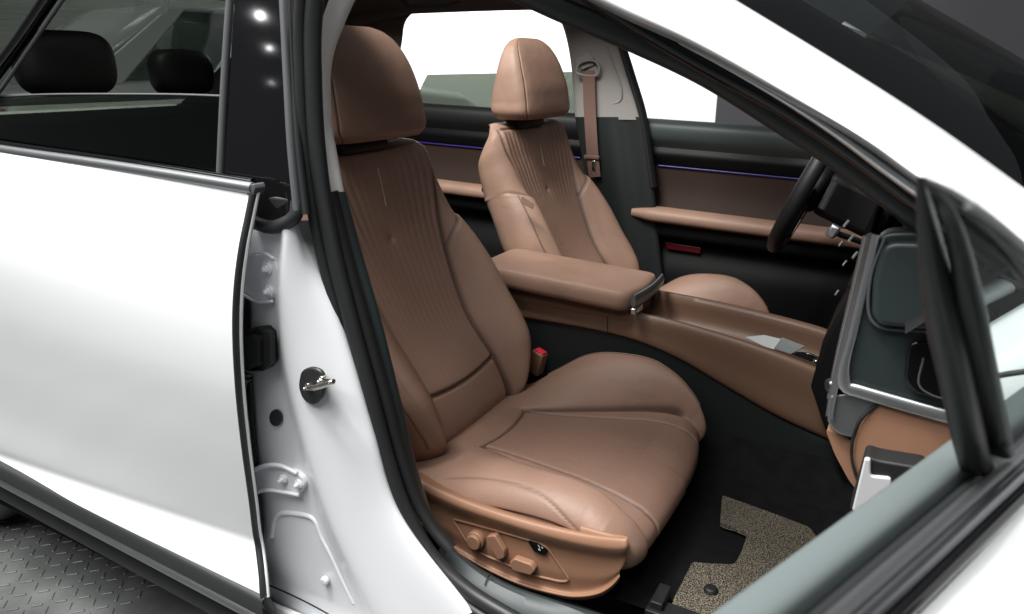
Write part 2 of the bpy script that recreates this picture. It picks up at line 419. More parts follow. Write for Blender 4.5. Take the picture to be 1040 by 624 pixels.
def make_backrest(parent):
    bm = bmesh.new(); nu, nv, nb = 260, 260, 26; rows = []; fl_ = []
    for j in range(nv+1):
        s = j/nv; v = -.04+.688*s
        w = interp(W_T, v); row = []
        for i in range(nu+1):
            u = -1+2*i/nu; q = math.copysign(1-(1-abs(u))**1.35, u); y = q*w
            f1 = back_front(y, v); GS[0] = 0; f0 = back_front(y, v); GS[0] = 1; fl_.append((f0-f1-.002)/.005)
            row.append(SO+ST*v+SN*f1+Vector((0, y, 0)))
        fl_ += [0.0]*(nb-1)
        eo = back_front(w, v); th = interp(R_T, v)
        for i in range(1, nb):
            a = math.pi*i/nb; y = math.cos(a)*w
            row.append(SO+ST*v+SN*(eo-th*math.sin(a)**.7)+Vector((0, math.copysign(abs(math.cos(a))**.75, math.cos(a))*w, 0)))
        rows.append(row)
    vs = grid(bm, rows, True); bm.faces.new(vs[0]); bm.faces.new(vs[-1])
    bm.faces.ensure_lookup_table()
    for f in bm.faces:
        if len(f.verts) != 4: continue
        c = f.calc_center_median()-SO; v = c.dot(ST); b = interp(B_T, v)
        if .10 < v < .610 and abs(c.y) < b-.003 and c.dot(SN) > -.06: f.material_index = 1
    paint_seams(bm, fl_)
    o = make('backrest', bm, [M['leather'], M['rib']], parent, angle=180)
    return o
# cushion -------------------------------------------------------------------------
CC = catmull([(-.79, 0, .430), (-.70, 0, .440), (-.60, 0, .448), (-.50, 0, .457), (-.42, 0, .463), (-.365, 0, .460), (-.325, 0, .447), (-.303, 0, .425), (-.302, 0, .402), (-.318, 0, .385), (-.36, 0, .378)], 220)
CB = [(-.80, .085), (-.66, .098), (-.54, .138), (-.42, .180), (-.34, .205), (-.30, .21)]      # foot of the side bolsters
CI = [(-.80, .085), (-.66, .088), (-.50, .118), (-.36, .150), (-.30, .156)]                   # edge of the perforated panel
CH = [(0, .0), (.06, .006), (.13, .045), (.20, .084), (.29, .098), (.38, .086), (.44, .060), (.49, .028), (.53, .008), (.6, .0)]
CSL = [0.0]
for a, b in zip(CC, CC[1:]): CSL.append(CSL[-1]+(b-a).length)
def cush_h(y, sg, s, b, bi, H, Wc):
    tt_ = min(1, max(0, (y-b)/(Wc-b))); h = H*(1-(1-tt_)**2.1)
    h -= .006*math.cos(min(1, y/b)*math.pi/2)*sstep(0, .1, s)*sstep(.5, .4, s)
    h += groove(y-b, .0038, .008)*sstep(.10, .14, s)*sstep(.47, .43, s)
    h += groove(y-bi, .0035, .006)*sstep(.11, .13, s)
    if y < bi+.01: h += groove(s-.122+.01*(y/b)**2, .004, .006)
    if y < b: h += groove(y-bi-.3*(.14-s), .0035, .005)*sstep(.03, .05, s)*sstep(.13, .11, s)
    return h
def make_cushion(parent):
    bm = bmesh.new(); npn = 170; rows = []; fl_ = []
    k = len(CC)
    for j, c in enumerate(CC):
        s = CSL[j]
        T = (CC[min(j+1, k-1)]-CC[max(j-1, 0)]).normalized(); Nn = Vector((-T.z, 0, T.x))
        fw = sstep(.30, .50, s)
        b = interp(CB, c.x) if s < .47 else .208
        bi = interp(CI, c.x) if s < .47 else .155
        H0 = interp(CH, s); row = []
        for i in range(-npn, npn+1):
            p = abs(i)/npn; sg = 1 if i >= 0 else -1
            if sg > 0:
                H = H0; Wc = .212+.024*sstep(.05, .2, s)-.014*sstep(.36, .50, s); rr = .030-.008*sstep(.36, .5, s); rd = .030
            else:
                H = H0*.42; Wc = max(.205, b+.012) if s < .44 else .216; rr = .066-.010*sstep(.42, .5, s); rd = .046
            side = (.045+.02*sstep(.0, .2, s)+H*.6)*(1-.55*sstep(.44, .56, s))
            if p <= .7:
                y = Wc*p/.7; bb_ = min(b, Wc-.012); h = cush_h(y, sg, s, bb_, bi, H, Wc); GS[0] = 0; h0 = cush_h(y, sg, s, bb_, bi, H, Wc); GS[0] = 1; fl_.append((h0-h-.0012)/.0032)
            else:
                a = (p-.7)/.3
                if a < .5:
                    t = a/.5*math.pi/2; y = Wc+rr*math.sin(t); h = H-rd*(1-math.cos(t))
                else:
                    t = (a-.5)/.5; y = Wc+rr+(.004*math.sin(t*math.pi)-.010*t*t if sg > 0 else -.022*t); h = H-rd-side*t*(1 if sg > 0 else .5)
                g = groove(a-(.52 if sg < 0 else .06), .018, .0045)*sstep(.06, .12, s)
                if sg < 0:
                    g += groove(a-(.20+.30*sstep(.26, .44, s)**1.6), .014, .0026)*sstep(.08, .16, s)*sstep(.47, .44, s)
                fl_.append((-g-.0010)/.0026)
                y += g*(math.sin(min(1, a/.5)*math.pi/2)); h += g*math.cos(min(1, a/.5)*math.pi/2)
            row.append(Vector((c.x+fw*(.012-.062*(y/.27)**2.4 if sg > 0 else .014-.016*(y/.27)**3), SO.y+sg*y, c.z))+Nn*h)
        rows.append(row)
    grid(bm, rows)
    for f in bm.faces:
        c = f.calc_center_median(); yy = abs(c.y-SO.y)
        if -.655 < c.x < -.375 and c.z > .41 and yy < interp(CI, c.x)-.003: f.material_index = 1
    paint_seams(bm, fl_)
    bmesh.ops.contextual_create(bm, geom=[e for e in bm.edges if e.is_boundary])
    return make('cushion', bm, [M['leather'], M['perf']], parent, angle=180)
# headrest ------------------------------------------------------------------------
def make_headrest(parent):
    bm = bmesh.new(); nz, na = 90, 300; rows = []; fl_ = []
    base = SO+ST*.630+SN*.012
    wy = [(0, .138), (.012, .150), (.05, .154), (.10, .149), (.15, .137), (.18, .121), (.2, .100), (.211, .075), (.216, .05)]
    fx = [(0, .052), (.015, .064), (.07, .064), (.12, .054), (.17, .036), (.2, .018), (.216, .004)]
    bx = [(0, -.066), (.02, -.078), (.07, -.070), (.12, -.052), (.17, -.036), (.2, -.026), (.216, -.016)]
    tilt = Vector((-.10, 0, 1)).normalized()
    for j in range(nz+1):
        s = .216*(1-(1-j/nz)**1.25); w = interp(wy, s); f = interp(fx, s); bb = interp(bx, s)
        row = []
        for i in range(na):
            a = 2*math.pi*i/na; ca, sa = math.cos(a), math.sin(a)
            p = 3.8; X_ = math.copysign(abs(ca)**(2/p), ca); Y_ = math.copysign(abs(sa)**(2/p), sa)
            x = X_*(f if X_ > 0 else -bb)
            y = Y_*w
            if X_ > 0: x -= .010*(1-abs(Y_)**2)*0
            g = 0
            da = min(abs(abs(a-2*math.pi*(a > math.pi))-math.radians(52)), 9)
            g = groove(da, .035, .0030); fl_.append((-g-.0008)/.0020)
            vec = Vector((X_, Y_, 0)); vec = vec.normalized()*g
            row.append(base+tilt*s+Vector((x+vec.x, y+vec.y, 0)))
        rows.append(row)
    vs = grid(bm, rows, True); bm.faces.new(vs[0]); bm.faces.new(vs[-1])
    paint_seams(bm, fl_)
    o = make('headrest', bm, M['leather'], parent, angle=180)
    b = bmesh.new()
    for dy in (-.06, .06): add_cyl(b, base+Vector((0, dy, -.06))-tilt*.0, base+Vector((0, dy, .03)), .006, 12)
    return o
def make_shield(parent):
    """moulded side panel with the seat controls, door side"""
    yo = .238; TQ = (1, 1, 1, 1, .8, .35, -.3, -.6)
    top = [(405, 475), (430, 490), (470, 508), (520, 525), (560, 536), (600, 544), (630, 547), (641, 548)]
    lip = [(404, 484), (430, 500), (470, 518), (520, 535), (560, 547), (600, 556), (630, 559), (641, 558)]
    low0 = [(400, 490), (428, 507), (468, 525), (518, 542), (558, 554), (600, 563), (628, 566), (640, 564)]
    bot = [(402, 505), (430, 536), (470, 566), (520, 592), (555, 603), (585, 608), (614, 602), (632, 586)]
    mid = [((a[0]+b[0])/2, (a[1]+b[1])/2) for a, b in zip(low0, bot)]
    C = [[Y(x, y-9*q_, yo+.050) for (x, y), q_ in zip(top, TQ)], [Y(x, y-5*q_, yo+.018) for (x, y), q_ in zip(top, TQ)], [Y(x, y, yo-.004) for x, y in top], [Y(x, y-3, yo-.010) for x, y in lip], [Y(x, y+1, yo-.008) for x, y in lip], [Y(x, y, yo+.004) for x, y in low0],
         [Y(x, y+3, yo+.006) for x, y in low0], [Y(x, y, yo+.004) for x, y in mid], [Y(x, y-6, yo+.006) for x, y in bot], [Y(x, y-2, yo-.002) for x, y in bot], [Y(x, y, yo+.004) for x, y in bot], [Y(x, y+2, yo+.03) for x, y in bot]]
    for row in C:   # wrap the front end inward
        e = row[-1].copy(); k_ = C.index(row); lo_ = .35 if k_ >= 8 else 1
        row[-1] = e+Vector((-.004, .002, -.001)); row.append(e+Vector((-.012, .008, -.004*lo_))); row.append(e+Vector((-.034, .014, -.012*lo_))); row.append(e+Vector((-.09, .018, -.018*lo_)))
    # control pocket: raised outline ridge
    o = loft('side_shield', C, M['plastic_brown'], parent, n=70, mrows=90, angle=180)
    ridge = [(459, 527), (500, 538), (545, 551), (556, 556), (579, 590), (570, 591), (540, 584), (490, 563), (476, 553)]
    tube('panel_moulding', round_poly([Y(x, y, yo+.0045) for x, y in ridge], .008), circ(.0022, 8), M['plastic_brown'], parent, up=(0, 1, 0), n=160, closed=True)
    yk = yo-.004
    b = bmesh.new(); c = Y(484, 548, yo)
    add_cyl(b, c+Vector((0, .012, 0)), c+Vector((0, -.006, 0)), .0165, 40); add_cyl(b, c+Vector((0, .012, 0)), c+Vector((0, -.013, 0)), .0135, 40)
    make('control_knob', b, M['plastic_brown'], parent, bevel=.0016)
    prism('control_switch', round_poly([Y(x, y, yo+.004) for x, y in [(498, 541), (506, 540), (516, 556), (516, 563), (509, 565), (499, 549)]], .004), (0, -.013, 0), M['plastic_brown'], parent, bevel=.002, label='upright backrest switch')
    prism('control_switch', round_poly([Y(x, y, yo+.004) for x, y in [(521, 567), (526, 563), (543, 569), (547, 575), (543, 580), (524, 575)]], .004), (0, -.014, 0), M['plastic_brown'], parent, bevel=.002, label='lying seat slide switch')
    prism('memory_switch', round_poly([Y(x, y, yo+.004) for x, y in [(537, 548), (549, 552), (557, 560), (553, 562), (544, 559)]], .004), (0, -.005, 0), M['gloss_black'], parent, bevel=.001)
    # white seat pictogram on the black switch
    b = bmesh.new()
    g = lambda x, y: Y(x, y, yo-.0016)
    add_tube(b, [g(547, 554), g(548.2, 557), g(547, 558.5), g(549.2, 559)], circ(.0007, 6), up=(0, 1, 0), n=10); add_tube(b, [g(550, 556), g(551.5, 557)], circ(.0007, 6), up=(0, 1, 0), n=4)
    make('switch_symbol', b, M['paper'], parent)
    return o
def dashes(bm, pts, step=.0062, ln=.0042, r=.00055):
    P = catmull(pts, max(8, int(sum((Vector(b)-Vector(a)).length for a, b in zip(pts, pts[1:]))/step)*2))
    for i in range(0, len(P)-1, 2):
        a, b = P[i], P[i+1]; d = (b-a)
        if d.length < 1e-5: continue
        d = d.normalized()*ln; c = (a+b)/2
        add_tube(bm, [c-d/2, c+d/2], circ(r, 5), up=(.3, .9, .2), n=2)
def bk(y, v, lift=.0005): return SO+ST*v+SN*(back_front(y, v)+lift)+Vector((0, y, 0))
def make_stitches(parent):
    def st(pts):
        bm = bmesh.new(); dashes(bm, pts); make('stitching', bm, M['thread'], parent)
    for sg in (-1, 1):
        st([bk(sg*(interp(B_T, v)+.008), v) for v in [.03+i*.02 for i in range(17)]])
        st([bk(sg*interp(W_T, v)*.86, v) for v in [.02+i*.02 for i in range(20)]])
    st([bk(-.11+i*.01, .088+.012*((-.11+i*.01)/.128)**2-.007) for i in range(23)])
def make_piping(parent):
    """covered cord sewn along the bolster edges"""
    for sg in (-1, 1):
        pts = []
        for i in range(22):
            v = .02+i*.0195; w = interp(W_T, v); y = sg*w*.925; pts.append(bk(y, v, .0004))
        tube('piping', pts, circ(.0024, 8), M['leather_dark'], parent, up=(1, 0, 0), n=90)
    pts = []
    for j in range(30, len(CC), 5):
        s = CSL[j]
        if not .10 < s < .475: continue
        c = CC[j]; T = (CC[j+1]-CC[j-1]).normalized(); Nn = Vector((-T.z, 0, T.x)); fw = sstep(.30, .50, s)
        Wc = .212+.024*sstep(.05, .2, s)-.014*sstep(.36, .50, s); y = Wc+.006; H = interp(CH, s)
        pts.append(Vector((c.x+fw*(.012-.062*(y/.27)**2.4), SO.y+y, c.z))+Nn*(H-.0005))
    tube('piping', pts, circ(.0022, 8), M['leather_dark'], parent, n=120)
def make_seat(label):
    s = empty('seat', (-.6, .52, .33), car, label)
    make_backrest(s); make_cushion(s); make_headrest(s)
    make_shield(s); make_stitches(s); make_piping(s)
    # metal stripe sewn in the upper backrest
    b = bmesh.new()
    pts = [SO+ST*v+SN*(back_front(.012-.0*v, v)+.0005)+Vector((0, .012+(v-.53)*.1, 0)) for v in (.49, .51, .53, .55, .57)]
    add_tube(b, pts, circ(.0016, 8), up=(1, 0, 0)); make('back_badge', b, M['badge'], s)
    for dy in (-.05, .05):
        b = bmesh.new(); add_cyl(b, SO+ST*.60+SN*-.03+Vector((0, dy, 0)), SO+ST*.67+SN*-.0+Vector((0, dy, 0)), .006, 12)
        make('headrest_post', b, M['soft_black'], s)
    # black block added to darken the gap between backrest and headrest
    box('headrest_gap_block', SO+ST*.632+SN*-.02, (.05, .15, .05), M['soft_black'], s, rot=Matrix.Rotation(math.radians(-24), 3, 'Y'), bevel=.012)
    # plinth below the cushion
    box('seat_frame', (-.56, .53, .385), (.42, .42, .07), M['soft_black'], s, bevel=.01)
    return s
seat = make_seat('tan leather seat nearest the open door, its side controls in view')
def copy_tree(o, parent):
    c = o.copy(); COL.objects.link(c); c.parent = parent
    for ch in list(o.children): copy_tree(ch, c)
    return c
seat2 = copy_tree(seat, car); seat2.location.y += .74; seat2['label'] = 'tan leather seat behind the steering wheel, a small tag on its side'
# inboard tag on the far seat
tg = [Y(530, 199, .985), Y(543, 207, .985), Y(541, 213, .985), Y(529, 206, .985)]
prism('tag', tg, (-.003, .004, 0), M['leather'], seat2, bevel=.001)
# ------------------------------------------------------------------ seat buckle
bk = empty('seat_buckle', Y(540, 388, .788), car)
R = Matrix.Rotation(math.radians(14), 3, 'Y') @ Matrix.Rotation(math.radians(-12), 3, 'Z')
c = Y(546, 368, .788)
box('buckle_body', c, (.034, .026, .060), M['plastic_brown'], bk, rot=R, bevel=.004)
box('release_button', c+R @ Vector((.001, 0, .0295)), (.027, .019, .009), M['red'], bk, rot=R, bevel=.002)
# ------------------------------------------------------------------ rear seat
rs = empty('rear_seat', (-2.0, .89, .6), car)
loft('backrest', [[(-2.05, y, z) for y in (.3, .5, .89, 1.25, 1.5)] for z in (.65,)]+[[(-2.15, y, .9) for y in (.3, .5, .89, 1.25, 1.5)], [(-2.2, y, 1.0) for y in (.3, .5, .89, 1.25, 1.5)], [(-2.29, y, 1.0) for y in (.3, .5, .89, 1.25, 1.5)]], M['soft_black'], rs, mrows=12, n=24)
def rear_head(px0, px1, pt, pb, y):
    a, b = Y(px0, pb, y), Y(px1, pb, y); t = Y((px0+px1)/2, pt, y); zc = (a.z+t.z)/2; hz = (t.z-a.z)/2*1.05
    bm = bmesh.new(); rows = []; cx = (a.x+b.x)/2; wx = .06; n = 40
    wy = .125
    for j in range(25):
        ph = -math.pi/2+math.pi*j/24; cz = math.sin(ph); rr = abs(math.cos(ph))**.45
        rows.append([Vector((cx+math.copysign(abs(math.cos(q))**.6, math.cos(q))*wx*rr, y+math.copysign(abs(math.sin(q))**.6, math.sin(q))*wy*rr, zc+math.copysign(abs(cz)**.75, cz)*hz)) for q in [2*math.pi*i/n for i in range(n)]])
    grid(bm, rows, True); bmesh.ops.remove_doubles(bm, verts=bm.verts[:], dist=1e-5)
    make('headrest', bm, M['soft_black'], rs, angle=180)
rear_head(25, 125, 32, 95, .52); rear_head(155, 222, 51, 95, 1.26)
box('parcel_shelf', (-2.55, .89, .985), (.55, 1.36, .03), M['soft_black'], rs)
# ------------------------------------------------------------------ centre console
con = empty('centre_console', (-.4, .89, .35), car)
# brown near flank
ed = [(500, 292), (560, 305), (630, 317), (680, 327), (730, 341), (790, 361), (860, 389), (900, 405)]
lo = [(500, 320), (560, 328), (640, 345), (690, 366), (730, 390), (790, 425), (842, 449), (900, 475)]
top_near = [Y(x, y, .824) for x, y in ed]; low_near = [Y(x, y, .815) for x, y in lo]
inner = [p+Vector((0, .016, -.001)) for p in top_near]; inner2 = [p+Vector((0, .022, -.012)) for p in top_near]
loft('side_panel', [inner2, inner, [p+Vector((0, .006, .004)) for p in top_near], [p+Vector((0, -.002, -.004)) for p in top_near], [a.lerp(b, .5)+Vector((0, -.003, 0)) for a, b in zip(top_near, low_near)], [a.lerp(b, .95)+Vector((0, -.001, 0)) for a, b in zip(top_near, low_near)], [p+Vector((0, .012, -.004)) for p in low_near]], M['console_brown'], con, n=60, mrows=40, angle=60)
# seam line at the armrest end of the flank
tube('seam', [Y(618, 318, .820), Y(617, 326, .816), Y(617, 338, .813)], circ(.0012, 6), M['soft_black'], con, n=8)
# black lower flank
loft('lower_flank', [[p+Vector((0, .004, -.001)) for p in low_near], [Vector((p.x, .818, .47 if p.x < -.3 else .43)) for p in low_near], [Vector((p.x, .814, .33)) for p in low_near]], M['flank'], con, n=40, mrows=14)
# tray floor, far wall
far = [(600, 283), (663, 295), (740, 310), (827, 332), (850, 340)]
ft = [Y(x, y, 1.0) for x, y in far]
loft('tray', [[Vector((a.x-.02, .838, a.z-.014)) for a in ft], [Vector((a.x-.02, .845, a.z-.05)) for a in ft], [Vector((a.x, .86, a.z-.085)) for a in ft], [Vector((a.x, .93, a.z-.085)) for a in ft], [Vector((a.x, .985, a.z-.06)) for a in ft], [p+Vector((0, -.004, -.004)) for p in ft], ft, [p+Vector((0, .012, 0)) for p in ft], [p+Vector((0, .02, -.03)) for p in ft], [p+Vector((0, .022, -.3)) for p in ft]], M['console_brown'], con, n=30, mrows=50, angle=60)
# armrest
A0 = [Y(511, 255, 1.0)+Vector((-.05, 0, 0)), Y(560, 256, 1.0), Y(664, 277, 1.0), Y(641, 299, .785), Y(520, 275, .785)+Vector((-.06, 0, 0))]
zt = .698
bm = bmesh.new()
def arm_pt(x, y): return Vector((x, y, zt-.03*max(0, (x+.80))/.28*.55))
x0, x1 = -.92, -.515
outline = round_poly([arm_pt(x0, .79), arm_pt(x1-.005, .79), arm_pt(x1+.012, .89), arm_pt(x1, 1.0), arm_pt(x0, 1.0)], .03, 6)
ctr = Vector((sum(p.x for p in outline)/len(outline), .892, 0))
def ring(sc_, dz, ex=0.0): return [Vector((ctr.x+(p.x-ctr.x)*sc_, ctr.y+(p.y-ctr.y)*(1-min(.9, (1-sc_)*1.7) if sc_ > .7 else sc_*.8), p.z+dz)) for p in outline]
rows = [ring(.2, .006), ring(.6, .006), ring(.90, .004), ring(.955, .001), ring(.965, -.001), ring(.972, .0), ring(.985, -.003), ring(1.0, -.012), ring(1.003, -.028), ring(.995, -.038), ring(.97, -.043), ring(.5, -.043)]
vs = grid(bm, rows, True); bm.faces.new(vs[0]); bm.faces.new(vs[-1])
make('armrest', bm, M['leather'], con, angle=70)
# front lip of the armrest, chrome edged
fr = [Vector((x1+.012, y, arm_pt(x1, .9).z-.012)) for y in (.79, .83, .89, .95, .99)]
fr = [p+Vector((.008*math.sin((p.y-.79)/.2*math.pi), 0, 0)) for p in fr]
tube('armrest_trim', fr, circ(.006, 10, .015), M['grey_metal'], con, up=(0, 0, 1), n=20)
box('armrest_base', (-.72, .895, .63), (.40, .155, .05), M['console_brown'], con, bevel=.008)
box('armrest_latch', Vector((x1+.012, .815, .645)), (.014, .05, .016), M['chrome'], con, bevel=.004)
# gear selector with a chrome ring in front of the tray
g0 = Y(816, 366, .89)
b = bmesh.new(); add_cyl(b, g0+Vector((0, 0, -.03)), g0+Vector((0, 0, .004)), .034, 40); add_cyl(b, g0, g0+Vector((0.002, 0, .010)), .026, 40, .022)
make('selector_dial', b, M['gloss_black'], con, bevel=.003)
b = bmesh.new(); add_tube(b, [g0+Vector((math.cos(t)*.029, math.sin(t)*.029, .006)) for t in [i*math.pi/8 for i in range(16)]], circ(.0022, 8), n=64, closed=True)
make('dial_ring', b, M['chrome'], con)
for k, (px, py) in enumerate([(829, 368), (834, 372)]):
    p = Y(px, py, .87); b = bmesh.new(); add_cyl(b, p+Vector((0, 0, -.02)), p+Vector((0, 0, .006)), .007, 16); make('console_button', b, M['chrome'] if k == 0 else M['gloss_black'], con, bevel=.001)
box('selector_plinth', Y(824, 370, .89)+Vector((0, 0, -.03)), (.14, .09, .03), M['gloss_black'], con, bevel=.008)
# leaflets in the tray
pp = [Y(757, 343, .87), Y(776, 341, .93), Y(793, 345, .95), Y(786, 357, .86)]
lf = prism('leaflet', pp, (0, 0, .0015), M['paper'], None, bevel=0)
tag(lf, 'white leaflet lying in the brown console tray', 'leaflet')
pp = [Y(786, 356, .865), Y(794, 345, .95), Y(817, 354, .95), Y(803, 362, .88)]
lf = prism('leaflet', [p+Vector((0, 0, .004)) for p in pp], (0, 0, .0015), mat('silver_card', (.30, .33, .34), .25, metal=.3), None, bevel=0)
tag(lf, 'grey shiny card beside the white leaflet on the console', 'leaflet')
# ------------------------------------------------------------------ dashboard
da = empty('dashboard', (.2, .89, .8), car)
DY = .135
def D(px, py, y=DY): return Y(px, py, y)
# big dark body behind
bm = bmesh.new()
prf = [(-.005, .83), (-.012, .86), (-.006, .95), (.02, 1.0), (.10, 1.015), (.4, .99), (.72, .955), (.72, .62), (.12, .60), (.04, .72)]
rows = [[Vector((x, y, z)) for x, z in prf] for y in (DY+.004, .5, .9, 1.3, 1.64)]
vs = grid(bm, rows, True); bm.faces.new(vs[0]); bm.faces.new(vs[-1]); make('dash_body', bm, M['soft_black'], da, bevel=.01)
# end face panel, dark green, in a chrome frame
endp = [D(893, 236), D(868, 310), D(852, 378), D(856, 396), D(880, 398), D(990, 428), D(1020, 330), D(960, 235)]
prism('end_panel', round_poly(endp, .015), (0, .03, 0), M['dash_green'], da, bevel=.004)
inp = [D(899, 243, DY-.004), D(887, 280, DY-.004), D(886, 318, DY-.004), D(893, 328, DY-.004), D(985, 337, DY-.004), D(990, 245, DY-.004)]
prism('vent_cover', round_poly(inp, .014), (0, -.012, 0), M['dash_green'], da, bevel=.006, bseg=4)
tube('vent_edge', [p+Vector((0, -.006, 0)) for p in (D(899, 241), D(885, 280), D(884, 320), D(893, 330), D(940, 335), D(985, 340))], circ(.0018, 8), M['grey_strip'], da, up=(0, 1, 0), n=40)
inp = [D(922, 345, DY-.005), D(918, 385, DY-.005), D(930, 398, DY-.005), D(975, 408, DY-.005), D(978, 345, DY-.005)]
prism('vent_pocket', round_poly(inp, .012), (0, -.006, 0), M['gloss_black'], da, bevel=.004)
tube('vent_edge', [p+Vector((0, -.010, 0)) for p in (D(938, 360), D(934, 388), D(948, 398), D(975, 405))], circ(.0014, 8), M['grey_strip'], da, up=(0, 1, 0), n=30)
chf = [D(890, 238), D(878, 290), D(866, 340), D(857, 378), D(860, 392), D(872, 396), D(910, 407), D(960, 421), D(1000, 431)]
tube('chrome_strip', [p+Vector((0, -.004, 0)) for p in chf], circ(.0075, 16, .0035), M['satin_soft'], da, up=(0, 1, 0), n=80, taper=lambda t: .55+.45*sstep(.40, .60, t))
# silver edge of the rearward face, runs away to the middle
fpts0 = [D(888, 238), D(872, 300), D(856, 360), D(845, 405), D(842, 425)]
fpts1 = [D(876, 240, .22), D(862, 300, .22), D(850, 355, .22), D(842, 400, .22), D(838, 425, .22)]
loft('face_trim', [[p+Vector((.004, -.004, 0)) for p in fpts0], [p+Vector((-.004, .006, 0)) for p in fpts0], fpts1, [p+Vector((0, .9, .0)) for p in fpts1]], M['grey_strip'], da, n=30)
tube('face_strip', [D(880, 240, .17), D(866, 300, .17), D(853, 355, .17), D(843, 405, .17)], circ(.0035, 10), M['satin'], da, up=(0, 1, 0), n=30)
# lower corner and glove box
prism('corner_trim', round_poly([D(842, 402), D(866, 400), D(893, 406), D(872, 428), D(868, 446), D(850, 441), D(840, 430)], .006), (0, .05, 0), M['satin_dark'], da, bevel=.004)
cr_ = Y(850, 392, .16)
b = bmesh.new(); add_cyl(b, cr_, cr_+Vector((-.010, -.006, 0)), .008, 24); make('vent_knob', b, M['dark_chrome'], da, bevel=.003)
gl = [D(893, 407), D(1000, 436), D(1000, 520), D(880, 510), D(866, 470), D(867, 446), D(875, 428)]
prism('glovebox', round_poly(gl, .006), (0, .05, 0), M['plastic_brown'], da, bevel=.004)
gl2 = [D(838, 436, .145), D(866, 447, .145), D(866, 470, .145), D(878, 508, .145), D(862, 488, .145), D(848, 462, .145)]
prism('glovebox_lid', round_poly(gl2, .006), (0, .6, 0), M['plastic_brown'], da, bevel=.005)
tube('glovebox_gap', [p+Vector((0, -.002, 0)) for p in (D(893, 408), D(873, 428), D(866, 447), D(866, 470), D(879, 508))], circ(.0016, 8), M['soft_black'], da, up=(0, 1, 0), n=30)
# centre stack and screens
prism('centre_stack', [Vector((-.05, .76, .40)), Vector((-.12, .76, .56)), Vector((-.11, .76, .66)), Vector((-.02, .76, .92)), Vector((.10, .76, .95)), Vector((.10, .76, .40))], (0, .25, 0), M['deep_black'], da, bevel=.008)
box('display_screen', Vector((-.045, .80, .90)), (.012, .55, .14), M['deep_black'], da, rot=Matrix.Rotation(math.radians(15), 3, 'Y'), bevel=.004)
box('instrument_hood', Vector((.03, 1.27, .93)), (.16, .36, .14), M['deep_black'], da, bevel=.03)
for k, (px, py) in enumerate([(857, 230), (862, 245), (866, 262), (852, 250), (856, 270), (848, 300)]):
    p = Y(px, py, .45 if k < 3 else .7); b = bmesh.new(); add_tube(b, [p, p+Vector((.004, .012, .006))], circ(.0018, 8), n=4)
    make('dash_switch', b, M['satin'], da)
# white bracket beside the glovebox
br = empty('hinge_pillar', Y(885, 485, .08), car)
prism('bracket', round_poly([Y(878, 463, .07), Y(892, 468, .07), Y(940, 476, .07), Y(940, 520, .07), Y(862, 520, .07)], .006), (0, .03, 0), M['soft_black'], br, bevel=.004)
prism('bracket_face', round_poly([Y(878, 466, .066), Y(884, 467, .066), Y(884, 484, .066), Y(905, 486, .066), Y(905, 520, .066), Y(865, 520, .066)], .004), (0, .006, 0), M['white_bracket'], br, bevel=.002)
prism('pillar_panel', [(.10, .03, .3), (.5, .0, .3), (.5, .0, .95), (.12, .03, .95)], (0, .07, 0), M['jamb_paint'], br, bevel=.01)
# ------------------------------------------------------------------ steering wheel
SWc = Vector((-.225, 1.26, .885)); ax_ = Vector((-.93, 0, .37)); e1 = Vector((0, 1, 0)); e2 = ax_.cross(e1).normalized()
if e2.z < 0: e2 = -e2
sw = empty('steering_wheel', SWc, car)
rim = [SWc+e1*.185*math.cos(t)+e2*(.18*math.sin(t) if math.sin(t) > -.6 else -.18*.6-.18*.16*((-.6-math.sin(t))/.4)*2) for t in [i*2*math.pi/40 for i in range(40)]]
tube('rim', rim, circ(.023, 14, .019), M['soft_black'], sw, up=tuple(ax_), n=120, closed=True)
b = bmesh.new(); bmesh.ops.create_uvsphere(b, u_segments=32, v_segments=20, radius=1, matrix=Matrix.Translation(SWc-ax_*.02) @ Matrix((e1, e2, ax_)).transposed().to_4x4() @ Matrix.Diagonal((.085, .065, .03, 1)))
make('hub', b, M['deep_black'], sw, angle=180)
for s_ in (-1, 1):
    box('spoke', SWc+e1*.125*s_-e2*.01-ax_*.01, (.02, .10, .045), M['gloss_black'], sw, rot=Matrix((ax_, e1, e2)).transposed(), bevel=.006)
box('spoke', SWc-e2*.10-ax_*.01, (.02, .06, .08), M['gloss_black'], sw, rot=Matrix((ax_, e1, e2)).transposed(), bevel=.006, label='lower spoke of the steering wheel')
box('column', SWc-ax_*.14, (.22, .11, .11), M['deep_black'], sw, rot=Matrix((ax_, e1, e2)).transposed(), bevel=.02)
tube('stalk', [Y(875, 246, 1.12), Y(858, 240, 1.08), Y(846, 236, 1.05)], circ(.007, 10), M['soft_black'], sw, n=12)
box('stalk_end', Y(846, 235, 1.05), (.022, .016, .030), M['satin'], sw, rot=Matrix.Rotation(math.radians(25), 3, 'Y'), bevel=.006)
tube('paddle', [Y(848, 185, 1.15), Y(840, 200, 1.15), Y(834, 212, 1.15)], circ(.003, 8, .008), M['grey_metal'], sw, n=12)
